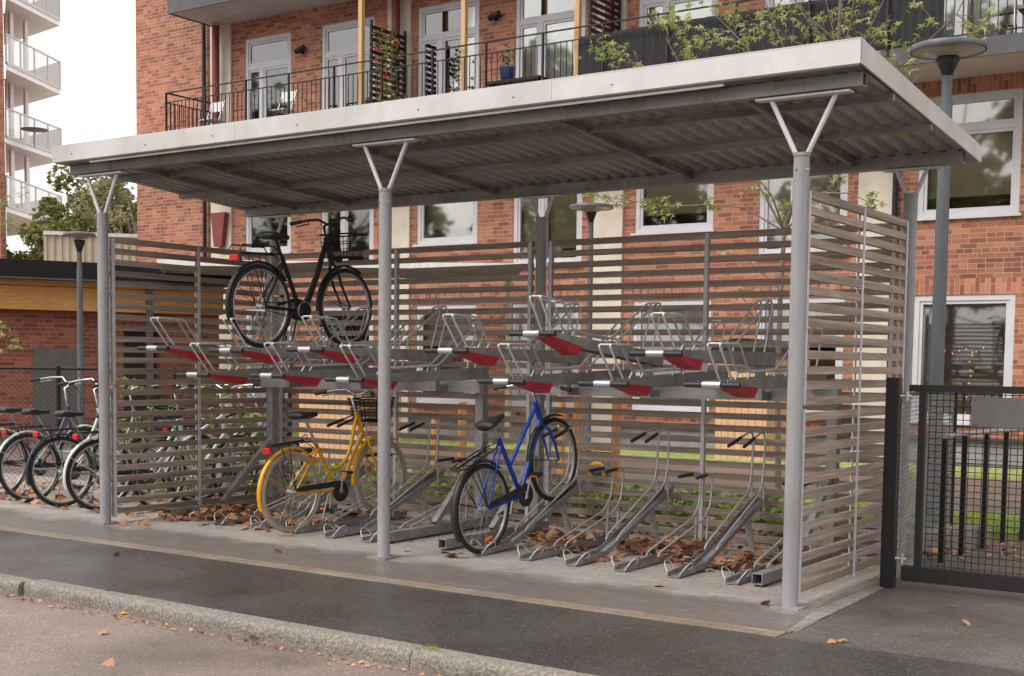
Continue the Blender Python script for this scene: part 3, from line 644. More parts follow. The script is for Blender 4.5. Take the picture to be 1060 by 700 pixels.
# corrugated deck: trapezoid waves running front to back, crests spaced .2 m along x
g = MB(); prof = []; x = -6.80
while x < .38:
    prof += [(x, 0), (x+.045, 0), (x+.065, .032), (x+.105, .032)]; x += .125
prof = [(a, b) for a, b in prof if a < .385]
Y0, Y1 = -.15, 2.42
vs = [(a, y, roofz(y)+.004+b+dz) for y in (Y0, Y1) for dz in (0,) for a, b in prof]; n = len(prof)
g.add(vs, [(i, i+1, n+i+1, n+i) for i in range(n-1)])
g.build('roof_sheet', 'tin', sh)
g = MB(); g.add([(a, y, roofz(y)+dz) for dz in (.045, .055) for a, y in ((-6.8, Y0), (.385, Y0), (.385, Y1), (-6.8, Y1))], [(4, 5, 6, 7), (0, 3, 2, 1), (0, 1, 5, 4), (1, 2, 6, 5), (2, 3, 7, 6), (3, 0, 4, 7)])
g.build('roof_cover', 'fascia', sh)
# fascia
zf0, zf1 = 3.150, 3.285
g = MB()
joints = [-6.815, -4.56, -1.65, .395]
for a, b in zip(joints[:-1], joints[1:]):
    g.box(a+.001, b-.001, Y0-.018, Y0-.004, zf0, zf1-.002*(a > -4)); 
g.box(-6.815, .395, Y0-.018, Y0+.06, zf1, zf1+.006); g.box(-6.8, .38, Y0-.004, Y0+.03, zf0-.006, zf0)
for x in (-6.55, -5.6, -4.8, -3.9, -2.75, -1.95, -1.2): g.lathe([(0, 0), (.008, 0), (.007, .004), (0, .006)], (x, Y0-.024, 3.21), 8, 'y')
g.build('front_fascia', 'fascia', sh)
g = MB(); g.box(-6.79, .378, Y0+.001, Y0+.10, zf0-.012, zf0-.008); g.build('eaves_flashing', 'roofsteel', sh)
g = MB(); g.box(-6.35, -.45, Y0+.012, Y0+.03, zf0-.030, zf0-.014); g.build('eaves_trim', 'fascia', sh)
def side_fascia(x):
    g = MB(); d = .014
    a0, a1 = roofz(Y0)+.045, roofz(Y1)+.045
    zt0, zb0 = zf1, zf0; zt1 = zt0+(2.942-3.125)*(Y1-Y0)/D; zb1 = zb0+(2.942-3.125)*(Y1-Y0)/D+.02
    g.prism([(x, Y0, zb0), (x, Y1, zb1), (x, Y1, zt1), (x, Y0, zt0)], (d, 0, 0)); g.build('side_fascia', 'fascia', sh)
side_fascia(.386); side_fascia(-6.815)
# rear gutter
g = MB(); g.box(-6.8, .38, Y1, Y1+.012, roofz(Y1)-.02, roofz(Y1)+.085); g.build('rear_fascia', 'fascia', sh)
# slat screens
ZS0, PITCH, NS, SH_ = .078, .0955, 26, .05
def screen(p0, p1, ups, brk=None, faceoff=0):
    p0, p1 = Vector(p0), Vector(p1); d = (p1-p0).normalized(); nrm = Vector((-d.y, d.x, 0))
    g = MB()
    for i in range(NS):
        z = ZS0 + i*PITCH - .005; jz = R.uniform(-.003, .003); je = R.uniform(-.003, .003); tw = R.uniform(-.002, .002)
        a = p0 + d*R.uniform(-.004, .004) + nrm*R.uniform(-.0015, .0015); b = p1 + d*R.uniform(-.004, .004)
        g.bar(a+Vector((0, 0, z+jz+SH_/2)), b+Vector((0, 0, z+jz+je*.5+SH_/2)), .028, SH_+tw)
    s_ = g.build('slat_screen', 'slat', sh)
    for u in ups:
        q = p0 + d*u
        for (a, b) in ((.05, 1.20), (1.225, 2.50)):
            u_ = MB(); u_.bar(q+nrm*.0175*1+Vector((0, 0, a)), q+nrm*.0175+Vector((0, 0, b)), .032, .006, up=nrm)
            u_.bar(q-nrm*.0175+Vector((0, 0, a)), q-nrm*.0175+Vector((0, 0, b)), .032, .006, up=nrm)
            zz = a+.06
            while zz < b: 
                for sg in (-1, 1): u_.bar(q+nrm*sg*.021+Vector((0, 0, zz)), q+nrm*sg*.0235+Vector((0, 0, zz)), .012, .012)
                zz += PITCH*1.0
            u_.build('screen_upright', 'postpaint', s_)
screen((-.0, .075, 0), (0, D-.075, 0), [.03, 1.0, D-.18])
screen((-2*S, .075, 0), (-2*S, D-.075, 0), [.02, 1.0, D-.18])
screen((-S+.075, D, 0), (-.075, D, 0), [.03, 1.5, S-.18])
screen((-2*S+.075, D, 0), (-S-.075, D, 0), [.03, 1.5, S-.18])

# ------------------------------------------------------------------ two-tier bike racks
def hoop2(g, x, z, y0):    # front wheel hoop of an upper tray plus side rails and tall rear loop (y local from tray front)
    pass
def upper_tray(parent, x, z, tilt=0, y0=.0, slope=0.0):
    """tray front at y0, runs back 1.8 m"""
    L = 1.80; jx, jt = R.uniform(-.012, .012), R.uniform(-.008, .008); x += jx
    def T(p):   # tilt about rear end
        v = Vector(p)
        if tilt:
            c, s_ = math.cos(tilt), math.sin(tilt); py, pz = y0+L-.35, z
            dy, dz = v.y-py, v.z-pz; v = Vector((v.x, py+dy*c+dz*s_, pz-dy*s_+dz*c))
        else: v = Vector((v.x, v.y, v.z+(v.y-y0)*slope+(y0+1.6-v.y)*jt))
        return v
    g = MB()
    def hexa(x0, x1, ya, yb, za0, za1, zb0, zb1):
        vs = [T((x0, ya, za0)), T((x1, ya, za0)), T((x0, yb, zb0)), T((x1, yb, zb0)), T((x0, ya, za1)), T((x1, ya, za1)), T((x0, yb, zb1)), T((x1, yb, zb1))]
        g.add(vs, [(0, 2, 3, 1), (4, 5, 7, 6), (0, 1, 5, 4), (2, 6, 7, 3), (0, 4, 6, 2), (1, 3, 7, 5)])
    zt = z+.028
    for s_ in (-1, 1):
        hexa(x+s_*.055-.0025, x+s_*.055+.0025, y0+.10, y0+.55, zt-.02, zt, zt-.075, zt)
        hexa(x+s_*.055-.0025, x+s_*.055+.0025, y0+.55, y0+L, zt-.075, zt, zt-.105, zt)
    hexa(x-.052, x+.052, y0+.06, y0+L, zt-.032, zt-.027, zt-.05, zt-.045)
    hexa(x-.052, x+.052, y0+L-.005, y0+L, zt-.11, zt, zt-.11, zt)
    tr = g.build('upper_tray', 'galv', parent)
    # handle
    g = MB(); g.tube([T((x-.062, y0, z)), T((x+.062, y0, z))], .0245, 12); g.bar(T((x, y0, z)), T((x, y0+.14, z)), .05, .018); g.build('handle', 'alu', tr)
    for s_ in (-1, 1):
        g = MB(); g.tube([T((x+s_*.065, y0, z)), T((x+s_*.185, y0, z))], .0185, 12); g.build('grip', 'plastic', tr)
    # red plate below the tray front
    g = MB()
    for s_ in (-1, 1):
        pts = [T((x+s_*.062, y0+.06, zt-.018)), T((x+s_*.062, y0+.56, zt-.068)), T((x+s_*.062, y0+.50, zt-.130))]
        g.prism(pts, (s_*.003, 0, 0))
    a = [T((x-.062, y0+.06, zt-.019)), T((x+.062, y0+.06, zt-.019)), T((x+.062, y0+.50, zt-.131)), T((x-.062, y0+.50, zt-.131))]
    g.add(a, [(0, 1, 2, 3)])
    g.build('warning_plate', 'red', tr)
    # hoops and rails
    g = MB(); r = .0078
    for s_ in (-1, 1):
        X = x+s_*.042
        g.tube([T((X, y0+.20, z)), T((X, y0+.19, z+.03)), T((X-.0, y0+.015, z+.235)), T((X, y0+.012, z+.25)), T((X, y0+.03, z+.256)), T((X, y0+.27, z+.25)), T((X, y0+.31, z+.24)), T((X, y0+.44, z+.085)), T((X, y0+.48, z+.065)), T((X, y0+1.08, z+.066)), T((X, y0+1.14, z+.09)), T((X, y0+1.66, z+.40)), T((X, y0+1.72, z+.41)), T((X, y0+1.745, z+.36)), T((X, y0+1.62, z+.03)), T((X, y0+1.61, z))], r, 7)
        g.tube([T((X, y0+.42, z+.01)), T((X, y0+.47, z+.065))], r, 6); g.tube([T((X, y0+1.08, z+.066)), T((X, y0+1.06, z))], r, 6)
    g.tube([T((x-.042, y0+.03, z+.256)), T((x+.042, y0+.03, z+.256))], r, 7); g.tube([T((x-.042, y0+.27, z+.25)), T((x+.042, y0+.27, z+.25))], r, 7)
    g.tube([T((x-.042, y0+1.70, z+.41)), T((x+.042, y0+1.70, z+.41))], r, 7)
    g.build('wheel_hoop', 'galv_bright', tr)
    return tr
def lower_tray(parent, x, inclined, y0=.5):
    g = MB()
    if inclined: path = [(y0+.02, .03), (y0+.42, .05), (y0+.50, .075), (2.02, .46)]
    else: path = [(y0+.02, .03), (2.02, .045)]
    for i in range(len(path)-1):
        (ya, za), (yb, zb) = path[i], path[i+1]
        for s_ in (-1, 1):
            X = x+s_*.042
            g.prism([(X-.0025, ya, za-.024), (X-.0025, yb, zb-.028), (X-.0025, yb, zb+.022), (X-.0025, ya, za+.012)], (.005, 0, 0))
        g.prism([(x-.040, ya, za-.022), (x-.040, yb, zb-.026), (x-.040, yb, zb-.021), (x-.040, ya, za-.017)], (.080, 0, 0))
    tr = g.build('lower_tray', 'galv', parent)
    r = .0048
    for s_ in (-1, 1):     # small side loops at the mouth
        g = MB(); X = x+s_*.048
        pts = [(X, y0+.16, .05)]
        for i in range(9):
            a = PI*i/8; pts.append((X+s_*.05*math.sin(a), y0+.10+.065*math.cos(a), .035+.072*math.sin(a)))
        pts.append((X, y0+.02, .02)); g.tube(pts, r, 6)
        g.build('mouth_loop', 'galv_bright', tr)
    g = MB()
    gr = []
    for s_ in (-1, 1):
        X = x+s_*.048
        if inclined:
            g.tube([(X, 1.10, .13), (X, 1.14, .17), (X, 1.80, .47), (X, 1.86, .52), (X, 1.90, .62), (X, 1.92, .88), (X, 1.90, .935), (X, 1.84, .95), (X+s_*.012, 1.60, .885)], .0085, 7)
            g.tube([(X, 1.90, .62), (X, 1.92, .36), (X, 1.89, .31), (X, 1.84, .31)], .008, 6)
            gr.append(((X+s_*.006, 1.70, .912), (X+s_*.014, 1.50, .858)))
        else:
            g.tube([(X, 1.0, .06), (X, 1.05, .09), (X, 1.72, .255), (X, 1.80, .30), (X, 1.86, .37), (X, 1.90, .57), (X, 1.88, .60), (X, 1.84, .61), (X+s_*.02, 1.68, .605)], .0085, 7)
            g.tube([(X, 1.83, .33), (X, 1.80, .03)], .010, 7)
            gr.append(((X+s_*.012, 1.76, .608), (X+s_*.028, 1.56, .598)))
    g.build('wheel_holder', 'galv_bright', tr)
    for a, b in gr:
        k = MB(); k.tube([a, b], .0135, 9); k.build('grip', 'plastic', tr)
    if inclined:
        g = MB(); g.hollow((x+.0, 1.72, .30), (x+.0, 1.86, .005), .045, .03, .004); g.box(x-.05, x+.05, 1.80, 1.93, .002, .010); g.build('support_leg', 'galv_bright', tr)
    return tr
def rack(xl, xr, label, highs, lows, grd, raised=None):
    t = thing('bicycle_rack', label, 'bike rack', ((xl+xr)/2, 1.2, 0), group='two-tier bicycle racks under the shelter roof')
    for x in (xl, xr):
        g = MB(); g.hollow((x, .55, .055), (x, 2.02, .055), .075, .075, .005); g.build('floor_tube', 'galv', t)
        g = MB(); g.box(x-.04, x+.04, 1.84, 1.92, .095, 1.30); 
        for zz in (.4, .8, 1.2): g.tube([(x, 1.845, zz), (x, 1.834, zz)], .008, 8)
        c = g.build('column', 'galv', t)
        g = MB(); g.hollow((x, 1.22, .10), (x, 1.84, .66), .05, .05, .004); g.build('brace', 'galv', c)
        g = MB(); g.lathe([(0, 0), (.045, 0), (.045, .008), (.012, .014), (.012, .02), (0, .02)], (x, .62, .002), 14); g.build('foot_pad', 'blackrub', t)
    g = MB(); g.hollow((xl-.05, 1.80, 1.245), (xr+.05, 1.80, 1.245), .05, .10, .004); g.box(xl-.056, xl-.05, 1.77, 1.83, 1.19, 1.30); g.box(xr+.05, xr+.056, 1.77, 1.83, 1.19, 1.30); g.build('front_beam', 'galv_beam', t)
    for x in highs+lows:
        z0 = 1.30 if x in lows else 1.30
        z1 = 1.33 if x in lows else 1.45
        if z1 > 1.4:
            b = MB(); b.box(x-.03, x+.03, 1.60, 1.66, 1.20, 1.46); b.box(x-.03, x+.03, 1.66, 1.775, 1.20, 1.26); b.build('tray_bracket', 'galv', t)
    for x in highs: upper_tray(t, x, 1.53 if x != raised else 1.545, y0=0 if x != raised else -.04, tilt=.075 if x == raised else 0)
    for x in lows: upper_tray(t, x, 1.325, slope=.035)
    for x, inc in grd: lower_tray(t, x, inc)
    return t
rack(-6.19, -3.645, 'galvanised two-tier bicycle rack at the left, with the black and the yellow bicycle in it',
     [-5.72, -4.83, -3.97], [-5.23, -4.38, -3.57], [(-5.5, False), (-5.05, True), (-4.63, False), (-4.20, True), (-3.80, False), (-3.42, True)][:5])
rack(-3.056, -.45, 'right-hand two-tier bicycle rack with one upper tray tilted and the blue bicycle in it',
     [-2.62, -1.87, -.93], [-2.14, -1.33, -.54], [(-2.70, True), (-2.27, False), (-1.87, True), (-1.47, False), (-1.05, True), (-.62, False)], raised=-1.87)

# ------------------------------------------------------------------ bicycles.  local frame: rear contact point at origin, +y forward
def bez(p0, p1, p2, n=8):
    p0, p1, p2 = Vector(p0), Vector(p1), Vector(p2)
    return [p0*(1-t)**2 + p1*2*t*(1-t) + p2*t*t for t in [i/n for i in range(n+1)]]
WHEELS = {}
def wheel(t, name, yc, zc, r, tyre, steer=None):
    key = (tyre, round(r, 3))
    parts = []
    tr = .019
    pr = [(r-tr+tr*math.cos(a), tr*math.sin(a)) for a in [2*PI*i/10 for i in range(11)]]
    g = MB()
    n = 48
    vs = []; fs = []
    for j in range(n):
        A = 2*PI*j/n
        for (rr, xx) in pr[:-1]: vs.append((xx, rr*math.cos(A), rr*math.sin(A)))
    for j in range(n):
        for i in range(10): fs.append((j*10+i, j*10+(i+1) % 10, ((j+1) % n)*10+(i+1) % 10, ((j+1) % n)*10+i))
    g.add(vs, fs, True)
    if key in WHEELS: meshes = WHEELS[key]
    else:
        rim = MB(); rp = [(r-.036, -.012), (r-.036, .012), (r-.048, .010), (r-.055, 0), (r-.048, -.010)]
        vs = []; fs = []
        for j in range(n):
            A = 2*PI*j/n
            for (rr, xx) in rp: vs.append((xx, rr*math.cos(A), rr*math.sin(A)))
        for j in range(n):
            for i in range(5): fs.append((j*5+i, j*5+(i+1) % 5, ((j+1) % n)*5+(i+1) % 5, ((j+1) % n)*5+i))
        rim.add(vs, fs, True)
        sp = MB()
        for j in range(32):
            a = 2*PI*j/32; sd = 1 if j % 2 else -1; off = .9 if (j//2) % 2 else -.9
            sp.tube([(sd*.024, .024*math.cos(a+off), .024*math.sin(a+off)), (0, (r-.05)*math.cos(a), (r-.05)*math.sin(a))], .0011, 3, cap=False)
        hub = MB(); hub.lathe([(0, -.055), (.008, -.055), (.008, -.034), (.026, -.03), (.026, -.024), (.015, -.02), (.015, .02), (.026, .024), (.026, .03), (.008, .034), (.008, .055), (0, .055)], (0, 0, 0), 14, 'x')
        meshes = []
        for mb, nm, mt in ((g, 'tyre', tyre), (rim, 'rim', 'alu'), (sp, 'spokes', 'spoke'), (hub, 'hub', 'alu')):
            me = mb.mesh(nm); me.materials.append(M[mt]); meshes.append(me)
        WHEELS[key] = meshes
    o = bpy.data.objects.new(name, meshes[0]); col.objects.link(o); o.parent = t; o.location = (0, yc, zc); ORG[o.name] = Vector()
    for me in meshes[1:]:
        c = bpy.data.objects.new(me.name, me); col.objects.link(c); c.parent = o
    return o
def bicycle(label, loc, rot, st):
    """st: style dict"""
    t = thing('bicycle', label, 'bicycle', loc, rot, 'bicycles parked in and beside the shelter', world=False)
    r = .345; wb = st.get('wb', 1.07); ty = st.get('tyre', 'blackrub'); c = st['paint']
    wheel(t, 'rear_wheel', 0, r, r, ty); wheel(t, 'front_wheel', wb, r, r, ty)
    bb = Vector((0, st.get('bby', .46), st.get('bbz', .29))); sc_ = Vector((0, st.get('sy', .27), st.get('sz', .66)))
    ht, hb = Vector((0, st.get('hty', .83), st.get('htz', .88))), Vector((0, st.get('hby', .875), st.get('hbz', .71)))
    fr = MB(); k = st['frame']; tr = st.get('tr', .016)
    fr.tube([bb, sc_], tr, 10); fr.tube([ht, hb], tr*1.35, 12)
    for s_ in (-1, 1):
        fr.tube([(s_*.02, bb.y-.03, bb.z), (s_*.05, 0, r)], tr*.62, 8); fr.tube([(s_*.015, sc_.y+.005, sc_.z-.05), (s_*.05, 0, r)], tr*.55, 8)
    fr.lathe([(0, -.036), (.024, -.036), (.024, .036), (0, .036)], bb, 12, 'x')
    if k == 'mixte':
        fr.tube([hb+Vector((0, -.01, .02)), bb], tr*1.1, 10)
        fr.tube([ht+Vector((0, .012, -.03)), sc_+(bb-sc_)*.5], tr*.9, 10)
    elif k == 'curved':
        fr.tube([ht+Vector((0, .012, -.04))] + bez(ht+Vector((0, -.04, -.16)), (0, bb.y+.17, bb.z+.14), bb+Vector((0, -.10, .20)), 10)[0:11], tr*.95, 10)
        fr.tube([hb+Vector((0, 0, .02)), hb.lerp(bb, .35)+Vector((0, -.01, -.03)), bb+Vector((0, .10, .09)), bb], tr, 10)
    elif k == 'ebike':
        fr.tube([ht+Vector((0, -.005, -.05)), ht.lerp(bb, .5)+Vector((0, .035, -.03)), bb+Vector((0, .10, .10)), bb], [.022, .027, .030, .03], 12)
        fr.tube([bb+Vector((0, .1, .06)), bb+Vector((0, -.04, .1)), (0, .2, .36)], .014, 8)
    elif k == 'diamond':
        fr.tube([hb, bb], tr*1.1, 10); fr.tube([ht+Vector((0, .01, -.04)), sc_+Vector((0, 0, -.03))], tr, 10)
    fo = fr.build('frame', c, t)
    if k == 'ebike':
        g = MB(); g.lathe([(0, -.06), (.075, -.06), (.085, -.03), (.085, .03), (.075, .06), (0, .06)], bb, 18, 'x'); g.build('motor', 'black', fo)
        g = MB(); g.lathe([(.055, -.066), (.066, -.066), (.066, -.061), (.055, -.061)], bb, 20, 'x'); g.build('chainring', 'alu', fo)
    # fork
    g = MB(); cr = hb+Vector((0, .01, -.03))
    g.tube([hb, cr], .02, 8)
    for s_ in (-1, 1): g.tube([cr+Vector((s_*.005, 0, 0)), cr+Vector((s_*.045, .01, -.03)), cr+Vector((s_*.05, .06, -.18)), (s_*.05, wb, r)], [.013, .014, .012, .009], 8)
    g.build('fork', st.get('fork', c), t)
    # seat
    sd = (sc_-bb).normalized(); top = sc_+sd*st.get('seat', .22)
    g = MB(); g.tube([sc_-sd*.05, top], .0125, 8); g.build('seatpost', st.get('sp', 'alu'), t)
    vs = []; fs = []; prof = [(-.13, .075, .035, 0), (-.11, .095, .05, .012), (-.05, .09, .055, .012), (.02, .055, .05, .004), (.09, .028, .042, .002), (.14, .018, .03, .002), (.15, .008, .012, 0)]
    n = 10
    for (y, w, h, dz) in prof:
        for j in range(n):
            a = 2*PI*j/n; z = math.sin(a); vs.append((w*math.cos(a), top.y+y, top.z+.03+dz+(h*.5*z if z > 0 else h*.8*z*(1-abs(math.cos(a))*.2))))
    for i in range(len(prof)-1):
        for j in range(n): fs.append((i*n+j, i*n+(j+1) % n, (i+1)*n+(j+1) % n, (i+1)*n+j))
    fs += [tuple(range(n-1, -1, -1)), tuple((len(prof)-1)*n+j for j in range(n))]
    g = MB(); g.add(vs, fs, True); s0 = g.build('saddle', 'plastic', t)
    g = MB()
    for s_ in (-1, 1): g.tube([(s_*.022, top.y-.09, top.z+.02), (s_*.018, top.y+.09, top.z+.005)], .004, 5)
    g.tube(bez((-.03, top.y-.1, top.z+.0), (0, top.y-.13, top.z-.02), (.03, top.y-.1, top.z)), .006, 5); g.build('saddle_rails', 'alu', s0)
    # handlebar
    su = (ht-hb).normalized(); st_top = ht+su*st.get('stem', .14); fwd = Vector((0, .05, .02)); hw = st.get('hw', .29)
    g = MB(); g.tube([ht, st_top, st_top+fwd], .0125, 8)
    rise, back = st.get('rise', .05), st.get('back', .16); c0 = st_top+fwd
    half = lambda s_: [c0, c0+Vector((s_*.06, .03, rise*.3)), c0+Vector((s_*.14, .03, rise)), c0+Vector((s_*.22, -back*.3, rise*.9)), c0+Vector((s_*hw, -back, rise*.6))]
    g.tube(half(-1)[::-1]+half(1)[1:], .011, 8); hbz = g.build('handlebar', st.get('bar', 'chrome'), t)
    for s_ in (-1, 1):
        h = half(s_); d = (h[-1]-h[-2]).normalized()
        g = MB(); g.tube([h[-1]-d*.03, h[-1]+d*.08], .0165, 8); g.build('grip', 'plastic', hbz)
        g = MB(); p = h[-2]; g.tube([p+Vector((0, .01, -.01)), p+d*.02+Vector((s_*.0, .035, -.025)), p+d*.13+Vector((s_*.01, .03, -.03))], .006, 5); g.build('brake_lever', 'alu' if st.get('bar', 'chrome') == 'chrome' else 'black', hbz)
    g = MB(); g.tube(bez(c0+Vector((.05, .02, 0)), c0+Vector((.09, .16, -.02)), hb+Vector((.03, .06, -.02)), 8), .0028, 4); g.tube(bez(c0+Vector((-.05, .02, 0)), c0+Vector((-.07, .12, -.14)), hb+Vector((-.02, -.02, -.05)), 8), .0028, 4); g.build('brake_cable', 'black', t)
    # mudguards
    mg = st.get('guard', c)
    if mg:
        g = MB(); g.arcband((0, 0, r), r+.018, math.radians(35), math.radians(198), .052, .009, 24)
        for s_ in (-1, 1): g.tube([(s_*.045, 0, r), (s_*.024, (r+.015)*math.cos(math.radians(150)), r+(r+.015)*math.sin(math.radians(150)))], .0028, 4)
        g.build('rear_mudguard', mg, t)
        if st.get('fguard', True):
            g = MB(); g.arcband((0, wb, r), r+.018, math.radians(55), math.radians(185), .05, .009, 20)
            for s_ in (-1, 1): g.tube([(s_*.045, wb, r), (s_*.024, wb+(r+.015)*math.cos(math.radians(160)), r+(r+.015)*math.sin(math.radians(160)))], .0028, 4)
            g.build('front_mudguard', st.get('fg', mg), t)
    # crankset
    g = MB(); side = 1
    g.lathe([(.034, .050), (.092, .046), (.094, .052), (.088, .062), (.036, .064), (.034, .05)] if st.get('case', True) else [(.070, .056), (.080, .055), (.080, .060), (.070, .060), (.070, .056)], bb, 24, 'x')
    g.build('chainring', 'plastic' if st.get('case', True) else 'alu', t)
    if st.get('case', True):
        g = MB(); pts = [(.05, bb.y+.05, bb.z+.075), (.05, bb.y-.03, bb.z+.095), (.05, .06, r+.042), (.05, .0, r+.030), (.05, .01, r+.005), (.05, .10, r-.005), (.05, bb.y-.07, bb.z+.045), (.05, bb.y+.05, bb.z+.02)]
        g.prism(pts, (.014, 0, 0)); g.build('chain_guard', 'plastic', t, bevel=.005)
    else:
        g = MB(); g.tube([(.048, bb.y, bb.z+.075), (.048, 0, r+.03)], .004, 4); g.tube([(.048, bb.y, bb.z-.075), (.048, 0, r-.03)], .004, 4); g.build('chain', 'black', t)
    ca = st.get('crank', 80); cd = Vector((0, math.cos(math.radians(ca)), math.sin(math.radians(ca))))*.165
    for s_ in (-1, 1):
        g = MB(); e = bb+cd*s_; g.tube([(s_*.06, bb.y, bb.z), (s_*.078, e.y, e.z)], .010, 7); cr_ = g.build('crank', 'alu' if k != 'ebike' else 'black', t)
        g = MB(); g.box(*sorted((s_*.085, s_*.175)), e.y-.035, e.y+.035, e.z-.012, e.z+.012); g.build('pedal', 'plastic', cr_, bevel=.004)
        g = MB(); g.box(*sorted((s_*.10, s_*.16)), e.y-.038, e.y-.0355, e.z-.007, e.z+.007); g.build('pedal_reflector', 'orange', cr_)
    # carrier
    if st.get('carrier', True):
        zc = st.get('cz', r*2+.06); g = MB()
        for s_ in (-1, 1):
            g.tube([(s_*.05, .22, zc), (s_*.065, .16, zc+.005), (s_*.065, -.20, zc), (s_*.03, -.23, zc)], .005, 6)
            g.tube([(s_*.06, 0, r+.01), (s_*.062, -.06, zc)], .004, 5); g.tube([(s_*.06, 0, r+.01), (s_*.062, -.15, zc)], .004, 5)
            g.tube([(s_*.05, .22, zc), (s_*.02, sc_.y, sc_.z-.04)], .004, 5)
            if st.get('bigrack'): g.tube([(s_*.065, .16, zc+.005), (s_*.065, .12, zc+.065), (s_*.065, -.24, zc+.07), (s_*.065, -.27, zc+.03), (s_*.05, -.25, zc-.08)], .006, 6)
        for y in (-.2, -.12, -.03, .06, .15): g.tube([(-.065, y, zc), (.065, y, zc)], .0035, 5)
        g.tube([(-.03, -.23, zc), (.03, -.23, zc)], .005, 6); g.tube([(0, -.2, zc+.006), (0, .17, zc+.012)], .009, 6)
        g.tube(bez((-.04, .17, zc+.02), (0, .23, zc+.10), (.04, .17, zc+.02)), .004, 5)
        ca_ = g.build('carrier', 'black', t)
        g = MB()
        if st.get('bigrack'): g.box(-.05, .05, -.285, -.26, zc-.06, zc-.01)
        else: g.lathe([(0, 0), (.03, .002), (.032, .016), (.02, .026), (0, .028)], (0, -.262, zc-.035), 14, 'y'); g.box(-.045, .045, -.262, -.235, zc-.055, zc-.01)
        
        if st.get('tail', True): g.build('tail_light', 'reflector', ca_, bevel=.004)
    if st.get('basket'):
        mode = st['basket']; c_ = c0+Vector((0, .20, -.10 if mode == 'low' else -.06)); g = MB(); H = .20
        W, Lh = .17, .125
        def ringp(f, z): w, l = W*f, Lh*f; return [(c_.x-w, c_.y-l, z), (c_.x+w, c_.y-l, z), (c_.x+w, c_.y+l, z), (c_.x-w, c_.y+l, z), (c_.x-w, c_.y-l, z)]
        g.tube(ringp(1, c_.z+.02), .007, 6)
        nl = 3 if mode != 'mesh' else 7
        for i in range(1, nl+1): g.tube(ringp(1-.2*i/nl, c_.z+.02-H*i/nl), .0035 if mode == 'mesh' else .004, 4)
        nb = 7 if mode != 'mesh' else 14
        a = ringp(1, c_.z+.02); b = ringp(.8, c_.z+.02-H)
        for e in range(4):
            for i in range(nb):
                f = i/nb; p = Vector(a[e]).lerp(Vector(a[e+1]), f); q = Vector(b[e]).lerp(Vector(b[e+1]), f); g.tube([p, q], .0036, 4)
        for i in range(1, nb): g.tube([Vector(b[0]).lerp(Vector(b[1]), i/nb), Vector(b[3]).lerp(Vector(b[2]), i/nb)], .0028, 4)
        g.tube([c_+Vector((0, -.1, -H)), hb+Vector((0, .02, .05))], .008, 6)
        g.build('basket', 'black', t)
    if st.get('headlight'):
        g = MB(); q = hb+Vector((0, .09, .02)); g.lathe([(0, -.03), (.025, -.02), (.032, .02), (.028, .03), (0, .032)], q, 12, 'y'); g.build('headlight', 'plastic', t)
    if st.get('stand'):
        g = MB()
        for s_ in ((-1, 1) if st['stand'] == 'double' else (-1,)):
            g.tube([(s_*.03, bb.y-.06, bb.z-.02), (s_*.06, bb.y-.16 if st['stand'] == 'double' else bb.y-.12, .06)], .008, 6)
        g.build('kickstand', 'alu' if st['stand'] != 'double' else 'black', t)
    # wheel reflector
    g = MB(); g.box(-.006, .006, -.04, .04, .085, .105); g.build('spoke_reflector', 'orange', t)
    return t
bicycle('black low-step electric bicycle with wire basket, standing in an upper rack tray', (-4.83, .385, 1.553), (math.radians(1.8), 0, math.radians(-1)),
        dict(paint='black', frame='ebike', guard='black', fork='black', bar='plastic', sp='black', basket='low', bigrack=True, case=False, stand='double', wb=1.04, bby=.46, bbz=.31, sy=.26, sz=.76, hty=.80, htz=.95, hby=.86, hbz=.75, stem=.10, rise=.05, back=.05, hw=.30, crank=-50, seat=.15, cz=.77, headlight=True, tr=.019))
bicycle('yellow step-through bicycle with cream tyres and yellow mudguards in the left rack', (-4.62, .54, .012), (math.radians(3.5), 0, math.radians(-2)),
        dict(paint='yellow', frame='curved', guard='yellow', tyre='creamtyre', basket='mesh', wb=1.115, bby=.535, bbz=.285, sy=.31, sz=.72, hty=.82, htz=.95, hby=.895, hbz=.75, crank=88, stand='single', seat=.25, rise=.05, tr=.017, stem=.13, back=.10))
bicycle('blue bicycle with black mudguards, its front wheel raised on a sloping tray', (-2.70, .70, .022), (math.radians(18.5), 0, math.radians(-1)),
        dict(paint='blue', frame='mixte', guard='plastic', wb=1.02, bby=.495, bbz=.255, sy=.35, sz=.79, hty=.905, htz=.89, hby=.935, hbz=.70, crank=62, seat=.115, rise=.02, back=.03, stem=.08, tr=.018, headlight=False, tail=False))
# bicycles parked left of the shelter
st0 = dict(frame='curved', wb=1.05, stand='single', sy=.24, sz=.66, seat=.25, htz=.93, stem=.2)
bicycle('pale mint city bicycle with white rear mudguard, nearest to the shelter post', (-7.18, .58, 0), (0, math.radians(2), math.radians(-10)), dict(st0, paint='mint', guard='white', crank=20, back=.2, hw=.31, rise=.08))
bicycle('grey-green bicycle with black mudguards and red tail light, second from the shelter post', (-7.70, .55, 0), (0, math.radians(-3), math.radians(-6)), dict(st0, paint='green', guard='plastic', crank=-30, back=.18, hw=.3, basket='mesh', rise=.08))
bicycle('mint bicycle with a white handlebar, leftmost in the row beside the shelter', (-8.30, .62, 0), (0, math.radians(-4), math.radians(-4)), dict(st0, paint='mint', guard='mint', crank=45, back=.2, hw=.3, rise=.1))
bicycle('purple framed bicycle with a black saddle, half outside the left edge of the picture', (-8.95, .70, 0), (0, math.radians(3), math.radians(2)), dict(st0, paint='purple', guard='mint', rise=.09, back=.18))
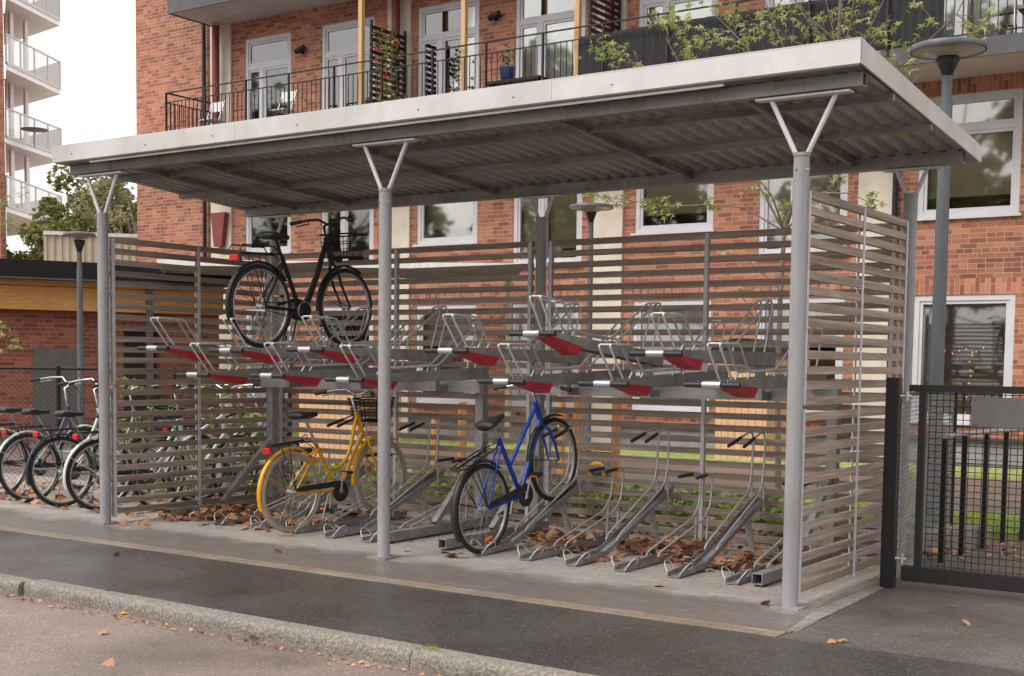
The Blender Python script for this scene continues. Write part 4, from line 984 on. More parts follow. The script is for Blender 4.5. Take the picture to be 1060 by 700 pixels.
bicycle('white bicycle seen through the left slat screen, nearest to it', (-6.78, .95, 0), (0, math.radians(3), math.radians(4)), dict(st0, frame='diamond', paint='white', guard=None, carrier=False, case=False))
bicycle('white bicycle behind the left slat screen with black mudguards', (-7.35, 1.85, 0), (0, math.radians(-4), math.radians(-14)), dict(st0, frame='mixte', paint='white', guard='plastic', case=True))
bicycle('black bicycle standing behind the white ones beyond the left screen', (-8.2, 2.3, 0), (0, math.radians(-4), math.radians(-30)), dict(st0, frame='diamond', paint='black', guard='plastic', case=True))

# ------------------------------------------------------------------ lamps
def lamp(x, y, ztop, rad, pole, label, zb=0):
    t = thing('street_lamp', label, 'lamp', (x, y, zb), group='disc-topped grey park lamps')
    g = MB(); g.tube([(x, y, zb), (x, y, zb+1.0)], pole*1.08, 16); g.tube([(x, y, zb+1.0), (x, y, ztop-.45)], pole, 16, r2=pole*.84); g.tube([(x, y, ztop-.45), (x, y, ztop-.2)], pole*.72, 16); g.build('pole', 'lamp', t)
    g = MB(); g.lathe([(pole*.72, ztop-.24), (pole*.9, ztop-.2), (pole*1.65, ztop-.1), (pole*1.5, ztop-.07), (0, ztop-.07)], (x, y, 0), 20); g.build('neck', 'black', t)
    q_ = rad/.36; g = MB(); g.lathe([(rad, ztop-.035*q_), (rad*1.01, ztop-.03*q_), (rad*1.01, ztop+.010), (rad*.97, ztop+.02), (rad*.5, ztop+.035), (.0, ztop+.04)], (x, y, 0), 40); h = g.build('lamp_head', 'lamp', t)
    g = MB(); g.lathe([(rad*.97, ztop-.034*q_), (rad*.97, ztop-.028*q_), (rad*.6, ztop-.045*q_), (rad*.3, ztop-.09*q_), (0, ztop-.1*q_)], (x, y, 0), 40); g.build('reflector', 'lampwhite', h)
    return t
lamp(-.40, 4.28, 4.24, .318, .062, 'tall grey disc-topped lamp standing behind the gate at the right')
q = on(1, 9.6, 612, 214); lamp(q.x, 9.6, q.z, .33, .05, 'grey disc-topped lamp in the yard seen between the rear posts')
q = dep(17.5, 82, 243); lamp(q.x, q.y, q.z, .21, .045, 'slim grey lamp before the low wooden building at the left')

# ------------------------------------------------------------------ gate, fence and railing at the right
t = thing('gate', 'black steel gate with welded wire mesh and a grey sign plate', 'gate', (.36, 1.14, 0))
g = MB(); g.box(.335, 2.3, 1.115, 1.165, 1.30, 1.345); g.box(.40, .442, 1.118, 1.162, .15, 1.30); g.box(2.25, 2.3, 1.118, 1.162, .15, 1.30); g.build('frame', 'black', t)
g = MB(); g.box(.325, 2.3, 1.10, 1.18, .055, .15); g.build('bottom_rail', 'black', t)
g = MB(); x = .47
while x < 2.25: g.tube([(x, 1.128, .15), (x, 1.128, 1.30)], .0026, 4, cap=False); x += .0425
z = .17
while z < 1.30: g.tube([(.465, 1.124, z), (2.25, 1.124, z)], .0026, 4, cap=False); z += .0415
g.build('wire_mesh', 'black', t)
g = MB(); g.box(.735, 1.34, 1.105, 1.110, 1.085, 1.275)
for a in (.76, 1.32):
    for b in (1.10, 1.26): g.lathe([(0, 0), (.008, 0), (.006, -.004), (0, -.005)], (a, 1.105, b), 8, 'y')
g.build('sign_plate', 'doorgrey', t)
t = thing('gate_post', 'thick square black gate post beside the slat screen', 'post', (.235, 1.11, 0))
g = MB(); g.box(.195, .280, 1.068, 1.153, 0, 1.39); g.build('post', 'black', t, bevel=.004)
for z in (.20, 1.27):
    g = MB(); g.tube([(.285, 1.10, z), (.36, 1.10, z)], .012, 8); g.tube([(.33, 1.10, z-.03), (.33, 1.10, z+.03)], .016, 8); g.build('hinge', 'alu', t)
def chainlink(g, a, b, z0, z1, p=.055, r=.0022):
    a, b = Vector(a), Vector(b); L = (b-a).length; d = (b-a)/L; H = z1-z0
    s_ = -H
    while s_ < L:
        for sgn in (1, -1):
            u0, u1 = s_, s_+H; v0, v1 = (0, H) if sgn == 1 else (H, 0)
            cu0, cu1 = max(u0, 0), min(u1, L)
            if cu1-cu0 > .01:
                f0, f1 = (cu0-u0)/H, (cu1-u0)/H
                zz0, zz1 = v0+(v1-v0)*f0, v0+(v1-v0)*f1
                g.tube([a+d*cu0+Vector((0, 0, z0+zz0)), a+d*cu1+Vector((0, 0, z0+zz1))], r, 3, cap=False)
        s_ += p
def fence(pts, h, label, p=.055, mat='galv_bright', postm='black'):
    t = thing('chain_link_fence', label, 'fence', pts[0])
    for i, q in enumerate(pts):
        if i: 
            g = MB(); g.tube([(q[0], q[1], 0), (q[0], q[1], h+.03)], .025, 10); g.build('fence_post', postm, t)
    for a, b in zip(pts[:-1], pts[1:]):
        g = MB(); g.tube([(a[0], a[1], h), (b[0], b[1], h)], .014, 8); g.build('top_rail', postm, t)
        g = MB(); chainlink(g, a, b, .04, h, p, .0020 if mat != 'black' else .0024); g.build('wire_mesh', mat, t)
    return t
fence([(.235, 1.17, 0), (-.20, 4.15, 0)], 1.27, 'silvery chain-link fence running back from the black gate post to the tall lamp', .06, 'galv')
t = thing('railing', 'black flat-bar railing with grey handrail seen through the gate mesh', 'railing', (.3, 3.3, 0))
rb = [(.204, 2.456), (.225, 2.93), (.255, 3.45), (.315, 3.85), (.40, 4.15), (.52, 4.45), (.66, 4.75)]
for (x, y) in rb:
    g = MB(); g.box(x-.016, x+.016, y-.016, y+.016, 0, .93); g.build('bar', 'black', t)
g = MB(); g.tube([(x, y, .95) for x, y in rb], .02, 8); g.build('handrail', 'alu', t)
# granite edging blocks behind the gate
pts = [(-.62, 2.45), (-.14, 2.60), (.10, 3.10), (.27, 3.62)]
for k, (a, b) in enumerate(zip(pts[:-1], pts[1:])):
    A, B = Vector((*a, 0)), Vector((*b, 0)); d = (B-A).normalized(); nn = Vector((-d.y, d.x, 0))
    g = MB(); g.bar(A+d*.006+nn*.09+Vector((0, 0, .075)), B-d*.006+nn*.09+Vector((0, 0, .075)), .18, .19)
    tag(g.build('granite_block', 'granite', org=tuple(A), bevel=.012), ['granite edging block nearest the slat screen', 'granite edging block behind the chain-link mesh', 'granite edging block farthest along, by the railing'][k], 'edging stone', 'granite edging blocks behind the gate')

# ------------------------------------------------------------------ left low building, canopy, parapet, balcony tower
A0 = dep(21.5, -120, 340); A0.z = 0; 
B0 = dep(24.2, 232, 340); B0.z = 0
dl = (B0-A0).normalized(); nl_ = Vector((-dl.y, dl.x, 0))
Mb = brick_mat('brown red brick', dl.x, dl.y, [(0, (.15, .042, .03)), (.5, (.25, .065, .042)), (1, (.34, .10, .06))], (.25, .17, .135))
t = thing('low_building', 'low building with black roof edge, orange timber beam and brown brick wall at the left', 'building', tuple(A0))
L = (B0-A0).length; h = 3.15
def lb(g, u0, u1, n0, n1, z0, z1):
    P_ = [A0+dl*u+nl_*n for u, n in ((u0, n0), (u1, n0), (u1, n1), (u0, n1))]
    return g.prism([p+Vector((0, 0, z0)) for p in P_], (0, 0, z1-z0))
us = lambda px: min(((on_line(px, u), u) for u in [i*.02 for i in range(int(L/.02)+60)]), key=lambda q: abs(q[0]-px))[1]
def on_line(px, u):
    v = A0+dl*u+Vector((0, 0, 1))-CAM; return CX+F*v.dot(RV)/v.dot(FV)
u_a, u_b = us(132), us(170)
g = MB(); lb(g, 0, u_a, .35, .6, 0, h-.35); lb(g, u_b, L, .35, .6, 0, h-.35); lb(g, u_a, u_b, .35, .6, 2.0, h-.35); lb(g, 0, L, 4.0, 4.2, 0, h-.3); g.build('wall', Mb, t)
g = MB(); lb(g, u_a+.02, u_b-.02, .55, .60, 0, 2.0); g.build('doorway_shade', 'black', t)  # black sheet standing in for the shade inside the open doorway
g = MB(); lb(g, -.2, L+.15, -.35, 4.4, h-.33, h-.02); g.build('roof', 'roofedge', t)
g = MB(); lb(g, -.2, L+.15, -.37, -.352, h-.35, h-.32); g.build('roof_trim', 'slab_edge', t)
g = MB(); lb(g, -.1, L, .05, .22, h-.86, h-.45); lb(g, -.1, L, .0, .35, h-.44, h-.34); g.build('timber_beam', 'glulam', t)
g = MB(); lb(g, us(38), us(86), .33, .349, 0, 1.62); d_ = g.build('door', 'doorgrey', t)
g = MB(); lb(g, us(156)-.06, us(156)+.06, .0, .1, 0, h-.4); g.build('post', 'lamp', t)
# flat white canopy
a, b = dep(21.2, 163, 273), dep(21.2, 541, 274); c, d = dep(24.0, 534, 286), dep(24.0, 172, 286)
zc = 3.0
t = thing('canopy', 'flat canopy with thin white edge and grey underside in the yard behind the left rack', 'canopy', (a.x, a.y, 0))
g = MB(); g.prism([(p.x, p.y, zc) for p in (a, b, c, d)], (0, 0, .06)); g.build('canopy_roof', 'plinth', t)
g = MB()
for p, q in ((a, b), (a, d)): g.bar((p.x, p.y, zc+.04), (q.x, q.y, zc+.04), .02, .10)
g.build('white_edge', 'white', t)
for p, s_ in ((c, .97),):
    m_ = (a+b+c+d)/4; w = Vector((p.x, p.y, 0)).lerp(Vector((m_.x, m_.y, 0)), .04)
    g = MB(); g.box(w.x-.04, w.x+.04, w.y-.04, w.y+.04, 0, zc-.001); g.build('post', 'concrete', t)
# cream corrugated parapet building behind
a, b = dep(36, 45, 243), dep(37, 200, 255); d = (b-a); d.z = 0; L = d.length; d.normalize(); nn = Vector((-d.y, d.x, 0)); zt = a.z
t = thing('cream_building', 'low building clad in cream corrugated sheet beyond the wooden one', 'building', (a.x, a.y, 0))
g = MB(); P_ = []; u = 0
while u < L: P_ += [a+d*u, a+d*(u+.08), a+d*(u+.10)+nn*.04, a+d*(u+.18)+nn*.04]; u += .2
n = len(P_); g.add([(p.x, p.y, 0) for p in P_]+[(p.x, p.y, zt) for p in P_], [(i, i+1, n+i+1, n+i) for i in range(n-1)])
e0, e1 = P_[0], P_[-1]; q0, q1 = e0+nn*8, e1+nn*8
g.quad((e0.x, e0.y, 0), (e0.x, e0.y, zt), (q0.x, q0.y, zt), (q0.x, q0.y, 0)); g.quad((e1.x, e1.y, 0), (q1.x, q1.y, 0), (q1.x, q1.y, zt), (e1.x, e1.y, zt))
g.quad((q0.x, q0.y, 0), (q1.x, q1.y, 0), (q1.x, q1.y, zt), (q0.x, q0.y, zt))
g.build('wall', 'cream_metal', t)
g = MB(); g.prism([tuple(Vector((p.x, p.y, zt+.002))) for p in (e0-nn*.06, e1-nn*.06, q1, q0)], (0, 0, .1)); g.build('roof', 'white', t)
# far tower with glass balconies
t = thing('balcony_tower', 'tall apartment block with white glass-fronted balconies at the far left edge', 'building', tuple(Vector((dep(54, -20, 370).x, dep(54, -20, 370).y, 0))))
ca = dep(50, 3, 370); cb = dep(50, -90, 370); cc = dep(62, 9, 370)
g = MB()
zz = 26
P_ = [Vector((p.x, p.y, 0)) for p in (cb, ca, dep(50.3, 8.5, 370), dep(66, 7, 370), dep(66, -90, 370))]
g.prism(P_, (0, 0, zz)); g.build('wall', 'brick_far', t)
gl_poles = []
for k, (ya, yb, yc) in enumerate(((-72, -42, -46), (0, 27, 22), (73, 98, 94), (149, 167, 163), (220, 237, 233))):
    Zb = 57; zf = CAM.z + (371-yb)/F*Zb
    def atz(px, py, z=zf): return on(2, z, px, py)
    Bp = atz(61+k*.8, yb); Ap = atz(9, ya+.0); Cp = Bp + (Vector((cc.x, cc.y, 0))-Vector((Bp.x, Bp.y, 0))).normalized()*Vector((cc.x-Bp.x, cc.y-Bp.y, 0)).length
    Cp.z = zf; 
    # push hidden end behind the brick wall
    Ae = Ap + (Ap-Bp).normalized()*.2
    bs = t
    g = MB(); g.prism([Ae, Bp, Cp], (0, 0, .28)); s_ = g.build('balcony', 'balcony_white', bs)
    up = Vector((0, 0, 1))
    g = MB(); g.bar(Ae+up*1.42, Bp+up*1.42, .06, .06); g.bar(Bp+up*1.42, Cp+up*1.42, .06, .06)
    for i in range(5):
        p = Ae.lerp(Bp, i/4); g.bar(p+up*.28, p+up*1.42, .05, .05)
    g.bar(Ae+up*.26, Bp+up*.26, .09, .12); g.build('balcony_rail', 'winframe', s_)
    g = MB(); g.quad(Ae+up*.3, Bp+up*.3, Bp+up*1.38, Ae+up*1.38); g.quad(Bp+up*.3, Cp+up*.3, Cp+up*1.38, Bp+up*1.38); g.build('glass_panel', 'glassbal', s_)
    g = MB()
    for f in (.35, .62): p = Ae.lerp(Bp, f)+(Cp-Bp)*.25; g.bar(p+up*.28, p+up*2.95, .16, .16)
    g.build('column', 'balcony_white', s_)
    if k in (1,):
        g = MB(); g.quad(Ae+up*1.45, Bp+up*1.45, Bp+up*3.0, Ae+up*3.0); g.build('glazing', 'glassbal', s_)

q = dep(53.5, 36, 148); zq = q.z-.2
t = thing('balcony_table', 'small round table on the middle glass balcony at the far left', 'table', (q.x, q.y, zq))
g = MB(); g.lathe([(0, .72), (.55, .72), (.55, .76), (0, .77)], (q.x, q.y, zq), 20); g.build('table_top', 'cushion', t)
g = MB(); g.tube([(q.x, q.y, zq), (q.x, q.y, zq+.72)], .05, 8); g.build('leg', 'alu', t)
# ------------------------------------------------------------------ trees
def tree(name, label, base, crown, cr, n, size, mat, group=None, trunk_r=.25, squash=.9, clumps=26, holes=.0):
    t = thing(name, label, 'tree', base, group=group)
    base, crown = Vector(base), Vector(crown)
    g = MB(); g.tube([base, base.lerp(crown, .5)+Vector((.1, .05, 0)), crown], [trunk_r, trunk_r*.6, trunk_r*.2], 10)
    cs = []
    for i in range(clumps):
        while True:
            p = Vector((R.uniform(-1, 1), R.uniform(-1, 1), R.uniform(-1, 1)))
            if .25 < p.length < 1: break
        q = crown+Vector((p.x*cr, p.y*cr, p.z*cr*squash)); cs.append((q, cr*R.uniform(.16, .34)))
        s_ = base.lerp(crown, R.uniform(.45, .95)); g.tube([s_, s_.lerp(q, .5)+Vector((0, 0, .1*cr)), q], [trunk_r*.25, trunk_r*.14, trunk_r*.04], 6)
    g.build('trunk', 'bark', t)
    g = MB()
    for q, rr in cs: leafpatch(g, q, rr, int(n/clumps), size, .75)
    g.build('crown', mat, t)
    return t
q = dep(46, 112, 370); tree('broad_tree', 'bushy green tree beyond the cream building, left of the brick gable', (q.x, q.y, 0), (q.x, q.y, 5.0), 2.9, 7000, .20, 'treeleaf', 'trees beyond the cream building', .3, 1.0)
q = dep(50, 78, 370); tree('broad_tree', 'green tree behind the glass balconies at the far left', (q.x, q.y, 0), (q.x, q.y, 6.2), 2.6, 6000, .20, 'treeleaf', 'trees beyond the cream building', .3, .9)
q = dep(44, 142, 370); tree('sparse_tree', 'thin pale autumn tree against the brick gable', (q.x, q.y, 0), (q.x, q.y, 6.1), 1.9, 3000, .11, 'treeleaf2', 'trees beyond the cream building', .16, 1.1)
q = dep(60, 20, 370); tree('broad_tree', 'green tree seen through the lowest glass balcony', (q.x, q.y, 0), (q.x, q.y, 4.6), 3.0, 5000, .24, 'treeleaf', 'trees beyond the cream building', .3, .9)
# trees behind the camera: they are what the windows and wet ground mirror
for k, (x, y, h, r_) in enumerate(((-14, -27, 10, 7), (2, -31, 11, 7.5), (17, -26, 10.5, 7), (-30, -24, 10, 7.5), (32, -22, 10, 7), (-46, -20, 10, 8))):
    tree('roadside_tree', ['large leafy tree across the road to the left, outside the picture', 'large leafy tree across the road behind the viewer', 'large leafy tree across the road to the right, outside the picture', 'large leafy tree second from left across the road, outside the picture', 'large leafy tree farthest right across the road, outside the picture', 'large leafy tree farthest left across the road, outside the picture'][k], (x, y, -.1), (x, y, h), r_, 3600, .75, 'treeleaf', 'trees across the road', .35, 1.05, 30)

# maple behind the shelter: branches drawn through measured points at their own depth
def P3(px, py, y): 
    return on(1, y, px, py)
t = thing('maple_tree', 'young maple behind the shelter, its leafy branches reaching over the roof', 'tree', tuple(on(1, 5.0, 806, 528)))
base = on(1, 5.0, 806, 528); base.z = 0
br = []   # (list of points, r0, r1)
fork = on(1, 5.0, 812, 240); lowf = on(1, 5.0, 808, 300)
trunk = [base, on(1, 5.0, 805, 400), lowf, fork, on(1, 5.0, 850, 120), on(1, 4.9, 868, 45), on(1, 4.8, 872, -40)]
br.append((trunk, .032, .014))
def B(pts, r0, r1=.004): br.append(([P3(*p) for p in pts], r0, r1))
B([(850, 120, 5), (885, 60, 5.1), (905, 20, 5.2), (930, -30, 5.3)], .010)
B([(850, 120, 5), (820, 70, 4.8), (795, 10, 4.7), (780, -30, 4.6)], .011)
B([(850, 120, 5), (800, 80, 5.2), (760, 35, 5.3), (735, 10, 5.4)], .010)
B([(868, 45, 4.9), (840, 20, 4.7), (815, -10, 4.6)], .012)
B([(812, 240, 5), (770, 215, 4.9), (735, 212, 4.8), (690, 214, 4.7), (655, 208, 4.6), (610, 202, 4.5)], .009)
B([(812, 240, 5), (790, 200, 4.8), (775, 175, 4.7), (740, 120, 4.6), (700, 60, 4.6), (690, 40, 4.6)], .010)
B([(740, 120, 4.6), (690, 95, 4.4), (650, 60, 4.3), (628, 48, 4.2)], .010)
B([(812, 240, 5), (850, 200, 4.7), (880, 200, 4.6), (905, 212, 4.5)], .010)
B([(850, 120, 5), (920, 80, 5.0), (990, 15, 5.1), (1000, -5, 5.1)], .010)
B([(850, 140, 5), (930, 100, 4.9), (960, 70, 4.9), (975, 50, 4.9)], .008)
B([(812, 240, 5), (800, 205, 4.6), (785, 185, 4.5)], .009)
B([(808, 300, 5), (770, 265, 4.8), (750, 262, 4.8)], .008)
B([(808, 300, 5), (780, 330, 4.6), (765, 300, 4.5)], .006)
B([(885, 60, 5.1), (940, 110, 5.0), (938, 118, 5.0)], .006)
for a_, b_, c_ in (((866, 60), (862, 30), (850, -20)), ((872, 58), (880, 25), (888, -25)), ((862, 62), (842, 30), (812, -15)), ((880, 62), (905, 42), (922, 15)), ((868, 62), (820, 42), (786, 20))):
    B([(850, 120, 5), (*a_, 4.95), (*b_, 4.9), (*c_, 4.85)], .009)
g = MB()
for pts, r0, r1 in br:
    k = len(pts); g.tube(pts, [r0+(r1-r0)*i/(k-1) for i in range(k)], 7)
# twigs
twigs = []
def cl(px, py, y, rad, n): twigs.append((P3(px, py, y), rad, n))
for (px, py, y, rad, n) in [(625, 50, 4.2, .13, 26), (640, 58, 4.2, .13, 26), (660, 66, 4.3, .08, 8),
    (690, 18, 4.6, .12, 24), (705, 25, 4.6, .14, 28), (715, 45, 4.6, .14, 28), (718, 60, 4.6, .10, 18), (735, 38, 4.6, .12, 20), (748, 42, 4.7, .10, 14),
    (742, 5, 5.3, .10, 12), (765, 12, 5.3, .14, 24), (780, 28, 5.2, .15, 26), (770, 45, 5.1, .12, 20), (795, 15, 4.8, .14, 22), (805, 40, 4.8, .12, 16), (815, 10, 4.7, .12, 18),
    (840, 25, 4.9, .14, 22), (855, 45, 4.9, .12, 18), (870, 18, 5.0, .15, 26), (885, 5, 5.2, .16, 26), (890, 35, 5.1, .15, 26), (870, 60, 5, .10, 12), (905, 40, 5.1, .12, 18), (918, 60, 5.0, .10, 14), (925, 30, 5.1, .08, 8), (940, 45, 5.0, .10, 14), (938, 68, 5, .08, 10),
    (962, 25, 5.0, .05, 5), (1005, 30, 5.1, .09, 14), (1022, 25, 5.1, .08, 14), (1012, 38, 5.1, .07, 8), (950, 5, 5.1, .06, 5),
    (612, 203, 4.5, .08, 14), (628, 204, 4.5, .08, 14), (645, 206, 4.6, .07, 10), (672, 214, 4.7, .10, 22), (690, 215, 4.7, .10, 24), (732, 210, 4.8, .06, 10), (740, 216, 4.8, .05, 8),
    (780, 195, 4.6, .08, 14), (795, 205, 4.6, .06, 8), (812, 215, 4.9, .08, 12), (870, 185, 4.7, .06, 10), (905, 208, 4.5, .08, 18), (900, 215, 4.5, .06, 8), (750, 262, 4.8, .06, 7), (765, 300, 4.5, .06, 7), (760, 305, 4.5, .05, 6), (848, 205, 4.7, .08, 10)]: cl(px, py, y, rad, n)
L3 = MB(); size_lobed[0] = True
for q, rad, n in twigs:
    near = min((p for pts, _, _ in br for p in [pts[i].lerp(pts[i+1], f) for i in range(len(pts)-1) for f in (0, .25, .5, .75)]), key=lambda p: (p-q).length)
    g.tube([near, near.lerp(q, .6)+Vector((0, 0, .03)), q], [.004, .003, .0015], 4)
    for i in range(int(n*1.05)):
        d = Vector((R.gauss(0, 1), R.gauss(0, 1), R.gauss(0, .8)))*rad*.62; leaf(L3, q+d, R.uniform(.065, .125))
g.build('trunk', 'bark', t); L3.build('leaves', 'maple', t)
# overhanging twig at the left edge
t = thing('roadside_maple', 'maple at the far left whose twig tips enter the picture edge', 'tree', (-6.8, -1.6, 0))
g = MB(); g.tube([(-6.9, -1.8, 0), (-6.9, -1.75, 1.2), (-6.95, -1.7, 2.6), (-6.9, -1.7, 3.6)], [.05, .045, .035, .015], 8)
l = MB()
for (px, py) in ((-25, 215), (0, 210), (12, 205), (18, 233), (4, 232), (-6, 345), (2, 338), (6, 352), (12, 362), (-20, 230), (-20, 335)):
    q = dep(9.3, px, py)
    if px < 0 or py == 232: g.tube([(-6.93, -1.7, 2.2 if py > 300 else 2.9), q], [.01, .003], 5)
    for i in range(9): leaf(l, q+Vector((R.gauss(0, .05), R.gauss(0, .05), R.gauss(0, .035))), R.uniform(.04, .08))
g.build('trunk', 'bark', t); l.build('leaves', 'maple', t); size_lobed[0] = False

# ------------------------------------------------------------------ yard things seen through the slats
def boards(g, x0, x1, y, z0, z1, w=.11, t_=.02):
    x = x0
    while x < x1: g.box(x+.003, min(x+w-.003, x1), y-t_, y, z0, z1+R.uniform(-.004, .004)); x += w
p = on(2, 0, 766, 478)
t = thing('playhouse', 'small playhouse of upright larch boards with a dark arched roof', 'playhouse', (p.x, p.y, 0))
g = MB(); boards(g, p.x-.42, p.x+.42, p.y, 0, 1.62); boards(g, p.x-.42, p.x+.42, p.y+.8, 0, 1.62)
for s_ in (-.42, .40): g.box(p.x+s_, p.x+s_+.02, p.y+.001, p.y+.779, 0, 1.62)
g.build('wall', 'shedwood', t)
g = MB(); n = 12; vs = []
for yy in (p.y-.12, p.y+.92):
    for i in range(n+1): a = PI*i/n; vs.append((p.x-.5*math.cos(a), yy, 1.62+.25*math.sin(a)))
g.add(vs, [(i, i+1, n+2+i, n+1+i) for i in range(n)]+[tuple(range(n+1)), tuple(range(2*n+1, n, -1))]); g.build('roof', 'black', t)
p = on(2, 0, 345, 484)
t = thing('garden_shed', 'low shed of pale upright larch boards behind the yellow bicycle', 'shed', (p.x, p.y, 0))
g = MB(); boards(g, p.x-.62, p.x+.62, p.y, 0, 1.12); boards(g, p.x-.62, p.x+.62, p.y+.7, 0, 1.12)
for s_ in (-.62, .60): g.box(p.x+s_, p.x+s_+.02, p.y+.001, p.y+.679, 0, 1.12)
g.build('wall', 'shedwood', t); g = MB(); g.prism([(p.x-.7, p.y-.1, 1.12), (p.x+.7, p.y-.1, 1.12), (p.x+.7, p.y+.8, 1.16), (p.x-.7, p.y+.8, 1.16)], (0, 0, .03)); g.build('roof', 'slab_edge', t)
p = on(2, 0, 618, 522)
t = thing('play_panel', 'timber play frame with orange posts and a grey activity panel with a yellow wheel', 'play equipment', (p.x, p.y, 0))
g = MB()
for dx in (-.24, .21): g.box(p.x+dx-.035, p.x+dx+.035, p.y-.035, p.y+.035, 0, 1.22)
g.build('post', 'playwood', t)
g = MB(); g.box(p.x-.24, p.x+.21, p.y-.03, p.y-.0, .05, .17); g.box(p.x-.24, p.x+.21, p.y-.03, p.y, .56, .62); g.build('board', 'playwood', t)
g = MB(); g.box(p.x-.2, p.x+.17, p.y-.02, p.y-.005, .18, .55); g.build('panel', 'plinth', t)
g = MB(); cx, cz = p.x+.02, p.z+.34
g.lathe([(.07, -.01), (.11, -.01), (.11, .01), (.07, .01), (.07, -.01)], (cx, p.y-.04, cz), 20, 'y'); g.build('wheel', 'toyyellow', t)
g = MB(); g.lathe([(0, -.01), (.03, -.01), (.03, .01), (0, .01)], (cx, p.y-.05, cz), 12, 'y'); g.build('knob', 'toyblue', t)
for k, (px, py, h) in enumerate(((478, 506, 1.0), (580, 502, 1.15), (450, 500, .8), (597, 510, 1.15))):
    p = on(2, 0, px, py); g = MB(); g.tube([(p.x, p.y, 0), (p.x, p.y, h)], .05, 10)
    tag(g.build('timber_bollard', 'playwood', org=(p.x, p.y, 0)), ['orange timber post behind the blue bicycle saddle', 'orange timber post right behind the blue front wheel', 'shorter orange timber post behind the middle of the left rack', 'orange timber post next to the grey play panel'][k], 'post', 'orange timber posts in the yard')
p = on(2, 0, 228, 516); g = MB(); g.tube([(p.x, p.y, 0), (p.x, p.y, .58)], .055, 14); g.lathe([(.055, .58), (.05, .605), (.03, .62), (0, .625)], (p.x, p.y, 0), 14)
tag(g.build('bollard', 'balcony_white', org=(p.x, p.y, 0)), 'short pale grey bollard behind the left slat screen', 'bollard')
# chain link fence behind the parked bicycles
pts = [dep(z, px, 370) for z, px in ((14.0, -70), (14.3, 60), (14.6, 180), (15.0, 300))]
fence([(q.x, q.y, 0) for q in pts], 1.33, 'dark chain-link fence behind the bicycles parked at the left', .06, 'black')
# ground cover, hedge and leaf litter
g = MB()
def inbed():
    while True:
        x, y = R.uniform(-9, -.2), R.uniform(2.85, 5.2)
        if y > 2.8+.0 and not (x > -2 and y > 3.9): return x, y
for i in range(260):
    x, y = inbed(); leafpatch(g, (x, y, .10), R.uniform(.10, .22), 26, .07, .5)
tag(g.build('ground_cover', 'cover'), 'low leafy ground cover in the bed behind the slat screens', 'plants', kind='stuff')
g = MB()
for i in range(70):
    q = dep(R.uniform(13.0, 13.9), R.uniform(120, 300), 370); z = R.choice([.15, .3, .5, .8, 1.1]) * R.uniform(.7, 1.1)
    leafpatch(g, (q.x, q.y, z), .14, 14, .08, .8)
tag(g.build('shrubs', 'cover'), 'loose green shrub growth behind the left slat screen', 'shrubs', kind='stuff')
g = MB()
for px, py, s_, n in [(190, 537, .25, 80), (230, 535, .3, 130), (215, 538, .25, 110), (250, 533, .3, 130), (275, 542, .25, 60), (290, 541, .22, 60), (330, 545, .25, 70), (360, 535, .3, 60), (255, 523, .4, 110),
                   (400, 552, .2, 8), (470, 577, .12, 14), (505, 570, .15, 20), (520, 566, .15, 20), (560, 558, .3, 60), (575, 560, .3, 60), (600, 560, .3, 60), (590, 572, .2, 30), (640, 563, .3, 60), (665, 572, .3, 90), (690, 575, .3, 110), (710, 570, .3, 110), (700, 583, .25, 50),
                   (745, 590, .22, 40), (770, 588, .28, 120), (800, 570, .3, 40), (625, 583, .2, 14), (150, 545, .3, 10)]:
    c = on(2, 0, px, py)
    for i in range(int(n*.5)):
        x, y = c.x+R.gauss(0, s_*.5), c.y+R.gauss(0, s_*.4); leaf(g, (x, y, .012+abs(R.gauss(0, .025))+(.03 if n > 90 else 0)), R.uniform(.05, .11), flat=R.random() < .6)
for i in range(420):
    x, y = R.uniform(-6.3, -.1), R.triangular(.6, 2.7, 2.5); leaf(g, (x, y, .01), R.uniform(.04, .08), True)
for i in range(600):
    q = dep(R.uniform(10.5, 14.5), R.uniform(-60, 300), 370)
    if q.y > .4: leaf(g, (q.x, q.y, .012+abs(R.gauss(0, .015))), R.uniform(.06, .12), R.random() < .6)
for i in range(600):
    x, y = R.uniform(-9, .1), R.uniform(2.5, 4.6); leaf(g, (x, y, .03), R.uniform(.05, .1), True)
for i in range(90):
    q = on(2, 0, R.uniform(980, 1060), R.uniform(560, 580)); leaf(g, (q.x, q.y, .012), R.uniform(.03, .06), True)
for i in range(300):   # crumbs collected in the gutter along the kerb
    x = R.uniform(-4.6, .4); leaf(g, (x, -2.36-.012*(x+3)-abs(R.gauss(0, .045)), -.066), R.uniform(.008, .034), True)
tag(g.build('leaf_litter', 'litter'), 'brown autumn leaves drifted under the racks and along the kerb', 'leaves', kind='stuff')
k = 0
